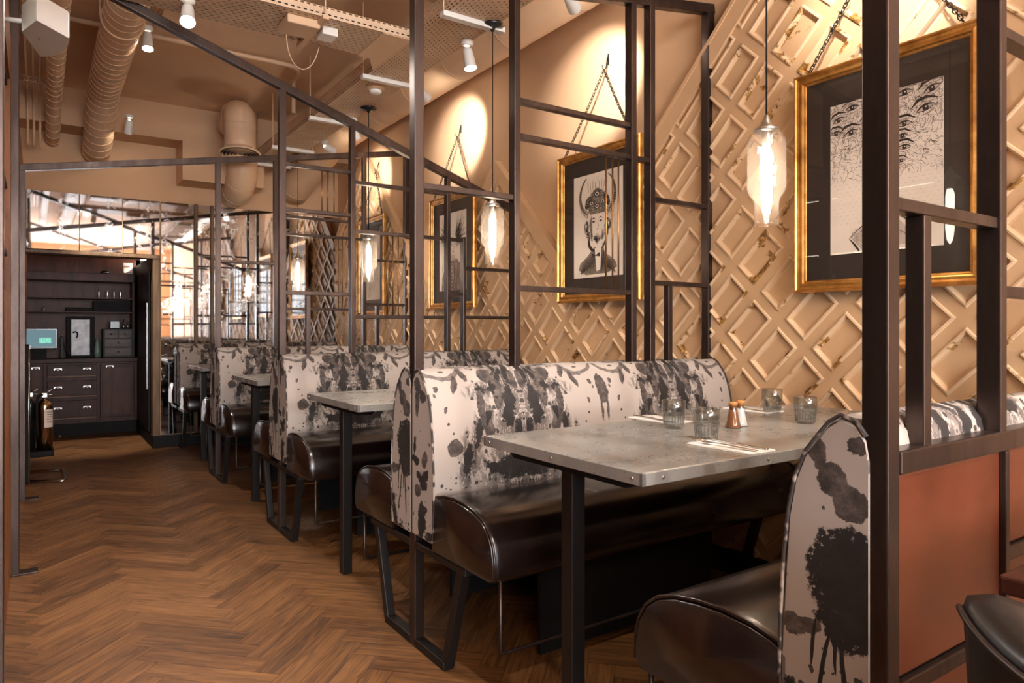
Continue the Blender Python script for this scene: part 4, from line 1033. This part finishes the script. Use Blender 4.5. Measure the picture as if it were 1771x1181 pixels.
def draw_horned(D, w_, h):
    rnd = random.Random(3)
    # shoulders and coat
    D.poly([(-.155, -.235), (-.14, -.20), (-.08, -.165), (-.03, -.12), (.03, -.12), (.08, -.165), (.14, -.20), (.155, -.235), (.08, -.262), (-.09, -.265)], 1)
    for i in range(60):
        x = -.15+.3*i/59
        if abs(x) < .02: continue
        tp = -.118-.085*min(1, abs(x)/.14)**.8
        D.line([(x*.75, tp+.01), (x*.9, tp-.05), (x, -.24-.03*rnd.random())], .0035, 0)
    D.poly([(-.02, -.125), (.035, -.115), (.025, -.24), (-.005, -.25)], 3, .0012)
    D.poly([(-.045, -.15), (-.012, -.162), (.02, -.148), (.022, -.172), (-.012, -.166), (-.045, -.176)], 0, .0016)
    D.curve((.04, -.10), (.06, -.15), (.05, -.2), (.03, -.25), .008, 0)
    D.curve((-.06, -.06), (-.085, -.10), (-.05, -.14), (-.01, -.14), .02, 0); D.curve((.06, -.05), (.08, -.09), (.05, -.12), (.02, -.14), .012, 0)
    # face
    D.poly([(-.056, .06), (.056, .06), (.058, 0), (.05, -.05), (.025, -.095), (0, -.105), (-.025, -.095), (-.05, -.05), (-.058, 0)], 3, .0011)
    D.poly([(-.045, .06), (-.058, .02), (-.056, -.03), (-.044, -.06), (-.040, 0)], 1, .0012)
    face(D, 0, .012, 1.15)
    D.curve((0, -.030), (-.02, -.026), (-.04, -.036), (-.055, -.028), .011, 0); D.curve((0, -.030), (.02, -.026), (.04, -.036), (.055, -.028), .011, 0)
    D.line([(-.014, -.047), (0, -.05), (.014, -.047)], .004, 1, True, .0016)
    for i in range(46):
        x = rnd.uniform(-.034, .034); y0 = -.052-.25*abs(x); D.line([(x, y0), (x*.9, y0-.02), (x*.6, -.098-.012*rnd.random()+abs(x)*.8)], .0022, 0 if rnd.random() < .55 else 1, True, .0016)
    for sx in (-1, 1):
        for i in range(16): D.line([(sx*(.036+.018*rnd.random()), -.02-.05*rnd.random()), (sx*(.034+.014*rnd.random()), -.05-.04*rnd.random())], .002, 1, True, .0015)
    for sx in (-1, 1): D.scrib(sx*.055, -.02, .012, .05, 40, 0, .002, .016, rnd)
    # headdress
    D.poly([(-.06, .058), (-.075, .10), (-.07, .15), (-.03, .185), (0, .20), (.03, .185), (.07, .15), (.075, .10), (.06, .058)], 1)
    D.scrib(0, .12, .08, .07, 320, 0, .0024, .020, rnd); D.scrib(0, .12, .07, .06, 60, 3, .002, .012, rnd)
    for a, b, r_ in ((0, .165, .022), (-.045, .12, .018), (.045, .12, .018), (0, .10, .02), (-.03, .085, .01), (.03, .085, .01)):
        D.ell(a, b, r_, r_*.8, 0, d=.0017); D.ell(a, b, r_*.7, r_*.5, 3, d=.002); D.ell(a, b, r_*.4, r_*.3, 0, d=.0023)
    for sx in (-1, 1):
        D.ell(sx*.075, .125, .022, .036, 0, sx*.5); D.scrib(sx*.085, .14, .02, .03, 30, 3, .0016, .012, rnd)
        D.scrib(sx*.088, -.004, .018, .034, 90, 0, .0028, .016, rnd); D.ell(sx*.09, -.0, .006, .010, 3, d=.0019)
        D.scrib(sx*.074, -.05, .012, .022, 50, 0, .0024, .014, rnd)
        # ridged horn curling up and in
        P = [tuple(p)[:2] for p in bez((sx*.075, .06, 0), (sx*.165, .10, 0), (sx*.155, .215, 0), (sx*.085, .262, 0), 26)]
        for i, (x, y) in enumerate(P[:-1]):
            q1 = P[i+1]; dx, dy = q1[0]-x, q1[1]-y; l = math.hypot(dx, dy) or 1; ww = .019*(1-i/30)
            D.line([(x-dy/l*ww, y+dx/l*ww), (x+dy/l*ww, y-dx/l*ww)], .0046, 0, False, .0017)
        D.line(P, .016, 1)
        for k in range(4):
            D.curve((sx*(.01+k*.018), .18), (sx*(.02+k*.02), .20), (sx*(.015+k*.02), .23), (sx*(.012+k*.022), .235+.01*(k % 2)), .004, 1)
def draw_eyes(D, w_, h):
    rnd = random.Random(5)
    for i in range(1900):
        a = rnd.uniform(-w_/2, w_/2); b = rnd.uniform(-.02, h/2)
        k = (b+.02)/(h/2+.02)
        if rnd.random() > .25+.75*k and abs(a+.01) > .05: continue
        l = .016*rnd.random()+.004; an = rnd.random()*PI
        D.line([(a-l*math.cos(an), b-l*math.sin(an)), (a+l*.3*math.sin(an), b-.3*l*math.cos(an)), (a+l*math.cos(an), b+l*math.sin(an))], .0015, 0 if rnd.random() < .35 else 1)
    D.scrib(0, -.03, .05, .12, 260, 1, .0016, .014, rnd); D.scrib(0, .02, .035, .14, 120, 0, .0014, .010, rnd)
    for j in range(26):
        for i in range(17):
            a, b = -w_/2+.012+i*.0235+(j % 2)*.011, -.17+j*.0145
            if b > .12: continue
            D.line([(a, b), (a+.005, b+.003), (a+.012, b+.001)], .0016, 2)
    for (y, z, s_, ti) in ((1.401, 1.868, 1.0, .1), (1.452, 1.835, .95, .35), (1.463, 1.788, .85, 0), (1.405, 1.778, 1.05, .25), (1.214, 1.872, 1.1, .1), (1.125, 1.862, 1.15, .35), (1.145, 1.803, 1.2, .3),
                       (1.215, 1.765, 1.0, .05), (1.222, 1.725, .8, 0), (1.215, 1.685, .9, -.05), (1.225, 1.64, .6, 0), (1.30, 1.84, 1.1, 0), (1.31, 1.76, 1.1, .2), (1.30, 1.69, .9, 0), (1.34, 1.80, .9, .1)):
        eye(D, 1.288-y, z-1.615, s_, ti)
    # reclining face at the foot of the sheet
    D.curve((-.125, -.225), (-.06, -.16), (.0, -.14), (.10, -.16), .005, 0); D.poly([(-.115, -.228), (-.06, -.175), (0, -.158), (.05, -.17), (.09, -.215), (.08, -.262), (-.08, -.265)], 2)
    D.curve((-.125, -.225), (-.10, -.25), (-.09, -.27), (-.085, -.275), .008, 0)
    D.curve((.06, -.165), (.09, -.18), (.10, -.20), (.13, -.225), .006, 0); D.ell(.115, -.215, .02, .007, 0, -.6); D.ell(.116, -.215, .012, .0035, 3, -.6, d=.002)
    D.curve((.0, -.19), (.05, -.20), (.09, -.24), (.12, -.255), .003, 1); D.scrib(-.07, -.215, .05, .03, 90, 1, .0016, .014, rnd)
def draw_woman(D, w_, h):
    rnd = random.Random(9)
    D.poly([(-.16, -.33), (-.15, -.18), (-.10, -.10), (-.04, -.055), (.06, -.055), (.12, -.10), (.15, -.18), (.16, -.33)], 1)
    for i in range(130):
        a = rnd.uniform(-.15, .15); b = rnd.uniform(-.33, -.09)
        D.curve((a, b+.03), (a+rnd.uniform(-.02, .02), b+.02), (a, b-.01), (a+rnd.uniform(-.01, .01), b-.03), .0028, 0 if rnd.random() < .6 else 3)
    for i in range(9): D.ell(0, -.09-.026*i, .009, .011, 0, d=.0018); D.ell(0, -.09-.026*i, .005, .006, 3, d=.002)
    D.poly([(-.025, -.065), (.045, -.065), (.03, 0), (-.01, 0)], 2, .0012)
    D.poly([(-.04, .10), (.06, .10), (.064, .05), (.052, 0), (.02, -.03), (-.005, -.022), (-.036, .02)], 3, .0013)
    face(D, .014, .045, 1.1); D.line([(0, -.003), (.014, -.008), (.03, -.002)], .006, 0, True, .0017)
    for sx in (-1, 1):
        for i in range(60):
            a0, b0 = sx*rnd.uniform(.03, .06), rnd.uniform(.02, .12); an = rnd.uniform(.25, 1.45); L = rnd.uniform(.08, .20)
            D.curve((a0, b0), (a0+sx*L*.4*math.cos(an), b0+L*.3), (a0+sx*L*.8*math.cos(an), b0+L*.6*math.sin(an)), (a0+sx*L*math.cos(an)*.9, b0+L*math.sin(an)), .004, 0 if rnd.random() < .6 else 1)
def draw_figure(D, w_, h):
    rnd = random.Random(11)
    for i in range(420):
        a = rnd.gauss(0, .07); b = rnd.gauss(.02, .13); 
        D.curve((a, b), (a+.01, b+.02), (a-.02, b+.03), (a+rnd.uniform(-.02, .02), b+.05), .0035, 0 if rnd.random() < .6 else 1)
    D.ell(0, .03, .055, .075, 3, d=.0013); face(D, 0, .03, 1.1)
picture(.965, 1.63, 1.20, 2.045, (1.09, 1.486, 1.337, 1.896), draw_eyes, 'gilt-framed picture nearest the camera, a pale sheet scattered with drawn eyes', (1.30, 2.56), 0)
picture(2.475, 3.137, 1.205, 2.03, (2.614, 3.006, 1.338, 1.897), draw_horned, 'gilt-framed picture of a moustached man in a horned headdress', (2.81, 2.49), 1)
picture(4.055, 4.72, 1.206, 2.03, (4.19, 4.58, 1.338, 1.90), draw_woman, 'gilt-framed picture of a woman with wild hair and embroidered coat', (4.40, 2.49), 2)
picture(5.56, 6.17, 1.175, 2.06, (5.68, 6.06, 1.32, 1.92), draw_figure, 'gilt-framed picture farthest away, partly behind the third pendant', (5.88, 2.52), 3)

# ================================================================== SERVICE ALCOVE
YD = 8.12
M['lipwood'] = simple('pale_lit_edge_wood', srgb(150, 112, 84), .5, 0, .2, 12)  # pale colour stands for the light catching the drawer ledges
t = thing('dresser', 'dark wooden dresser with drawers and cupboards in the alcove', 'dresser', (.36, 8.28, 0))
b = MB(); b.box(XL, .84, YD+.015, 8.45, .12, .72); b.build('carcass', 'darkwood', t)
MB().box(XL, .835, YD+.03, 8.45, 0, .12).build('plinth', 'black', t)
MB().box(XL, .843, YD-.02, 8.45, .722, .765, 0, .004).build('worktop', 'darkwood', t)
for x in (.045, .488, .81): MB().box(x-.012 if x < .8 else x, x+.015 if x < .8 else .84, YD, YD+.016, .12, .72, 0, .002).build('stile', 'darkwood', t)
def cup(par, x, z):
    MB().sphere((x, YD-.008, z), .014, 14, 0, (1.9, 1.1, .9)).box(x-.034, x+.034, YD-.012, YD-.009, z-.004, z+.016, 0, .001).build('cup_handle', 'brushed', par)
for z0, z1 in ((.585, .70), (.385, .545), (.17, .35)):
    d = MB().box(.062, .478, YD-.006, YD+.016, z0, z1, 0, .003).box(.085, .455, YD-.010, YD-.005, z0+.02, z1-.02, 0, .002).build('drawer', 'darkwood', t)
    for x in (.15, .395): cup(d, x, (z0+z1)/2+.012)
    MB().box(.065, .475, YD-.016, YD-.004, z0+.001, z0+.009, 0, .001).build('drawer_lip', 'lipwood', d)
for x0, x1, hx in ((XL+.01, .03, -.03), (.508, .805, .59)):
    d = MB().box(x0, x1, YD-.004, YD+.016, .165, .705, 0, .003).build('cupboard_door', 'darkwood', t)
    MB().box(x0+.03, x1-.03, YD-.0055, YD-.003, .20, .66).build('door_panel', 'backboard', d); cup(d, hx, .672)
t = thing('wall_shelves', 'dark wooden shelf unit fixed above the dresser', 'shelves', (.36, 8.4, 1.2))
MB().box(XL, .815, 8.18, 8.45, 1.54, 1.625, 0, .004).build('top_box', 'darkwood', t)
for z in (1.375, 1.235): MB().box(XL, .815, 8.20, 8.45, z-.012, z, 0, .002).build('shelf', 'darkwood', t)
MB().box(.80, .82, 8.2, 8.45, .77, 1.54, 0, .002).build('side_board', 'darkwood', t)
k = NT('till_screen_display'); sp = k.n('ShaderNodeSeparateXYZ'); k.l(k.coord(), sp.inputs[0])
br = k.n('ShaderNodeTexBrick'); br.inputs['Scale'].default_value = 1; br.inputs['Brick Width'].default_value = .02; br.inputs['Row Height'].default_value = .008; br.inputs['Mortar Size'].default_value = .0018
br.inputs[1].default_value = (.25, .85, .55, 1); br.inputs[2].default_value = (.18, .6, .42, 1); br.inputs[3].default_value = (.10, .15, .17, 1)
cm = k.n('ShaderNodeCombineXYZ'); k.l(sp.outputs[0], cm.inputs[0]); k.l(sp.outputs[2], cm.inputs[1]); k.l(cm.outputs[0], br.inputs[0])
inside = k.math('MULTIPLY', k.math('MULTIPLY', k.math('GREATER_THAN', sp.outputs[0], -.02), k.math('LESS_THAN', sp.outputs[0], .075)), k.math('MULTIPLY', k.math('GREATER_THAN', sp.outputs[2], .155), k.math('LESS_THAN', sp.outputs[2], .21)))
e = k.n('ShaderNodeEmission'); k.l(k.mix(inside, (.09, .14, .16, 1), br.outputs[0]), e.inputs[0]); e.inputs[1].default_value = .9; k.l(e.outputs[0], k.out.inputs[0]); M['screen'] = k.m
t = thing('till_monitor', 'black till screen showing a green panel on the dresser', 'monitor', (.02, 8.2, .765))
MB().box(-.125, .15, 8.13, 8.165, .865, 1.065, 0, .006).build('bezel', 'blackgloss', t)
MB().box(-.105, .135, 8.127, 8.131, .885, 1.05).build('screen', 'screen', t)
MB().prism([(8.15, .765), (8.30, .765), (8.28, .785), (8.19, .95), (8.16, .95)], -.05, .06, 'x').build('stand', 'black', t)
t = thing('metal_picture', 'silver-grey plate with a black hook in a dark frame, standing on the dresser', 'picture', (.348, 8.3, .766))
MB().box(.225, .47, 8.30, 8.33, .766, 1.185, 0, .004).build('frame', 'black', t); 
M['plate'] = simple('mottled_grey_metal', srgb(150, 148, 150), .4, .3, .35, 14)
MB().box(.266, .428, 8.293, 8.30, .79, 1.155, 0, .002).build('plate', 'plate', t)
MB().tube([(.28, 8.285, 1.02)]+bez((.28, 8.285, 1.02), (.32, 8.27, 1.05), (.33, 8.27, 1.0), (.31, 8.28, .97), 8), .007, 8).build('hook', 'black', t)
t = thing('drawer_chest', 'small grey wooden chest of four drawers on the dresser', 'chest of drawers', (.67, 8.27, .766))
M['greywood'] = mk_wood('greyish_wood', srgb(70, 60, 56), srgb(100, 88, 84), srgb(122, 110, 104), (2, 2, 14))
MB().box(.535, .80, 8.16, 8.38, .766, 1.06, 0, .003).build('case', 'blackwood', t)
for x0, x1, z0, z1 in ((.55, .662, .968, 1.043), (.674, .787, .968, 1.043), (.55, .787, .878, .955), (.55, .787, .785, .865)):
    d = MB().box(x0, x1, 8.152, 8.165, z0, z1, 0, .002).build('drawer', 'greywood', t); MB().sphere(((x0+x1)/2, 8.147, (z0+z1)/2), .009, 10).build('knob', 'black', d)
tag(MB().lathe([(0, 0), (.024, 0), (.028, .05), (.026, .10), (.012, .17), (.009, .195), (0, .2)], 20, (.49, 8.25, .766)).build('bottle', simple('pale_green_glaze', srgb(120, 140, 132), .3)), 'pale green slim bottle between the plate and the small chest', 'bottle')
tag(MB().box(.60, .69, 8.22, 8.28, 1.061, 1.14, 0, .006).build('radio', 'blackgloss'), 'small black box on top of the little chest', 'box')
for i, x in enumerate((.725, .765)):
    tag(MB().lathe([(0, 0), (.014, 0), (.015, .03), (.005, .045), (.005, .07+.03*(1-i)), (0, .07+.03*(1-i))], 14, (x, 8.25, 1.061)).build('small_bottle', 'brushed'), ['taller small metal bottle on the little chest', 'shorter small metal bottle at the right end of the little chest'][i], 'bottle')
for i, x in enumerate((.505, .58, .64, .70)):
    tag(MB().lathe([(0, 0), (.012, 0), (.006, .01), (.008, .02), (.004, .03), (.008, .04), (.004, .05), (.008, .06), (.004, .07), (.006, .085), (0, .09)], 12, (x, 8.26, 1.376)).build('candlestick', 'chrome'),
        ['leftmost of four slim silver sticks on the upper shelf', 'second from the left of four slim silver sticks on the upper shelf', 'third from the left of four slim silver sticks on the upper shelf', 'rightmost of four slim silver sticks on the upper shelf'][i], 'candlestick', 'silver sticks on the upper shelf')
tag(MB().lathe([(0, .045), (.004, .05), (.004, .036), (.010, .03), (.014, .012), (.018, .0), (0, 0)], 16, (.035, 8.25, 1.236)).build('hand_bell', 'brushed'), 'little silver bell on the lower shelf', 'bell')
tag(MB().box(.22, .45, 8.24, 8.4, 1.236, 1.275, 0, .004).build('black_tray_stack', 'black'), 'low black box on the lower shelf', 'box')
tag(MB().box(.455, .79, 8.24, 8.4, 1.236, 1.345, 0, .004).build('storage_box', 'black'), 'long black box filling the right of the lower shelf', 'box')
tag(MB().lathe([(0, 0), (.045, 0), (.042, .025), (.02, .035), (0, .035)], 18, (.56, 8.3, 1.626)).build('small_dish', 'blackgloss'), 'little black dish on top of the shelf unit', 'dish')
t = thing('wall_sign_light', 'small square white light box above the shelves', 'light', (.77, 8.42, 1.66))
MB().box(.725, .815, 8.30, 8.34, 1.64, 1.75, 0, .004).build('case', 'white', t); MB().box(.735, .80, 8.296, 8.301, 1.65, 1.72).build('panel', 'mirror', t)
tag(MB().tube(bez((.18, 8.2, .985), (.19, 8.2, .92), (.22, 8.2, .85), (.255, 8.2, .775), 12), .008, 6).box(.17, .20, 8.19, 8.21, .766, .98, 0, .004).build('menu_holder', 'blackwood'), 'black curved holder beside the till screen', 'holder')
# door edge with hardware in the alcove's dark side
t = thing('cupboard_rail', 'tall black door edge with steel hinges beside the dresser', 'door', (.84, 7.6, 0))
MB().box(.828, .844, 7.15, 7.95, .11, 1.60, 0, .003).build('door_leaf', 'blackwood', t)
MB().box(.822, .828, 7.22, 7.24, .5, 1.3, 0, .001).build('long_handle', 'brushed', t)

# ================================================================== FIRE EXTINGUISHERS ON A CHROME STAND
t = thing('extinguisher_stand', 'chrome tubular floor stand holding the fire extinguishers', 'stand', (.02, 5.85, 0))
MB().tube([(-.075, 5.80, .012), (.11, 5.70, .012)]+bez((.11, 5.70, .012), (.14, 5.69, .012), (.15, 5.70, .012), (.15, 5.73, .012), 5)[1:]+[Vector((.15, 6.10, .012))]+bez((.15, 6.10, .012), (.15, 6.14, .012), (.14, 6.15, .012), (.11, 6.15, .012), 5)[1:]+[Vector((-.075, 6.18, .012))], .012, 10).build('base_loop', 'chrome', t)
MB().box(-.085, -.06, 5.72, 6.0, .02, .95, 0, .003).build('back_plate', 'black', t)
MB().tube([(-.06, 5.75, .012), (-.06, 5.75, .95)], .009, 8).build('upright', 'chrome', t)
MB().box(-.085, .085, 5.77, 5.98, .175, .216, 0, .008).build('cradle', 'black', t)
M['goldsteel'] = simple('polished_warm_steel', srgb(190, 165, 130), .14, 1, .1, 4)
def ext(x, y, mat, r, label, paper=True):
    t = thing('fire_extinguisher', label, 'fire extinguisher', (x, y, .216))
    MB().lathe([(0, 0), (r, 0), (r, .30), (r*.93, .325), (r*.6, .345), (r*.28, .352), (r*.28, .37), (0, .37)], 28, (x, y, .216)).build('cylinder', mat, t)
    MB().box(x-.018, x+.018, y-.018, y+.018, .58, .615, 0, .004).tube([(x-.01, y, .61), (x+.045, y-.02, .635)], .006, 6).tube([(x-.01, y, .60), (x+.05, y-.02, .60)], .005, 6).build('valve', 'brushed', t)
    MB().tube(bez((x-.01, y-.01, .6), (x-.055, y-.06, .62), (x-.05, y-.06, .5), (x-.035, y-.045, .30), 12), .008, 8).build('hose', 'black', t)
    if paper:
        A = [R(-92+80*i/10) for i in range(11)]
        lb = MB().add([(x+(r+.001)*math.cos(a), y+(r+.001)*math.sin(a), z) for a in A for z in (.375, .50)], [(2*i, 2*i+2, 2*i+3, 2*i+1) for i in range(10)], 0, None, True).build('paper_label', 'paper', t)
        for k, zz in enumerate((.478, .462, .446, .43, .41)):
            MB().add([(x+(r+.0016)*math.cos(a), y+(r+.0016)*math.sin(a), zz+dz) for a in A[2:8 if k % 2 else 9] for dz in (0, .006)], [(2*i, 2*i+2, 2*i+3, 2*i+1) for i in range((5 if k % 2 else 6))], 0).build('print_line', 'ink_mid', lb)
    return t
ext(.030, 5.83, 'goldsteel', .048, 'polished metal fire extinguisher with a paper label, right of the pair')
ext(-.052, 5.93, 'blackgloss', .030, 'dark fire extinguisher, left of the pair on the chrome stand', False)
tag(MB().lathe([(0, 0), (.012, 0), (.016, .012), (.012, .022), (0, .024)], 12, (.165, 8.08, 0)).build('door_stop', 'brushed'), 'small steel door stop on the floor before the dresser', 'door stop')

# ================================================================== NEAR CHAIR AND TABLE AT THE RIGHT EDGE
t = thing('tub_chair', 'black leather tub chair in the bottom right corner, rim curving across', 'chair', (1.04, .08, 0))
cx_, cy_ = 1.04, .08
def shell(r0, r1, z0f, z1f, a0, a1, n, mi=0):
    vs, fs = [], []
    for i in range(n+1):
        a = R(a0+(a1-a0)*i/n); q_ = i/n; zt = z1f(q_); zb = z0f
        prof = [(r0, zb), (r0, zt-.02), (r0+.004, zt-.006), ((r0+r1)/2, zt), (r1-.004, zt-.006), (r1, zt-.02), (r1-.02, zb)]
        for r_, z in prof: vs.append((cx_+r_*math.cos(a), cy_+r_*math.sin(a), z))
    m = 7
    for i in range(n):
        for j in range(m): fs.append((i*m+j, i*m+(j+1) % m, (i+1)*m+(j+1) % m, (i+1)*m+j))
    fs += [tuple(range(m))[::-1], tuple(n*m+j for j in range(m))]
    return fix(MB().add(vs, fs, mi, None, True).build('backrest', 'black_leather', t))
bk = shell(.272, .332, .38, lambda q_: .765-.02*math.sin(PI*q_), 122, 238, 30)
pr = []
for i in range(37):
    a = R(122+116*i/36); pr.append((cx_+.335*math.cos(a), cy_+.335*math.sin(a), .745-.02*math.sin(PI*i/36)))
MB().tube(pr, .004, 6).build('piping', 'piping', bk)
MB().lathe([(0, .33), (.24, .33), (.255, .35), (.255, .43), (.235, .455), (0, .465)], 32, (cx_, cy_, 0)).build('seat', 'black_leather', t)
for a in (45, 135, 225, 315):
    MB().tube([(cx_+.19*math.cos(R(a)), cy_+.19*math.sin(R(a)), .34), (cx_+.23*math.cos(R(a)), cy_+.23*math.sin(R(a)), 0)], .016, 10).build('leg', 'blackwood', t)
t = thing('dining_table', 'dark wooden table corner at the right edge of the picture', 'table', (1.45, .12, 0))
MB().box(1.0, 2.0, -.24, .378, .726, .75, 0, .004).build('table_top', 'darkwood', t)
MB().box(1.05, 1.95, -.2, .34, .66, .726).build('apron', 'blackwood', t)
for x in (1.07, 1.93):
    for y in (-.19, .32): MB().box(x-.022, x+.022, y-.022, y+.022, 0, .70, 0, .003).build('leg', 'blackwood', t)
tag(MB().box(1.04, 1.34, .03, .345, .7505, .752, 0, .0005).build('placemat', 'paper'), 'cream paper placemat on the dark table at the right edge', 'placemat')
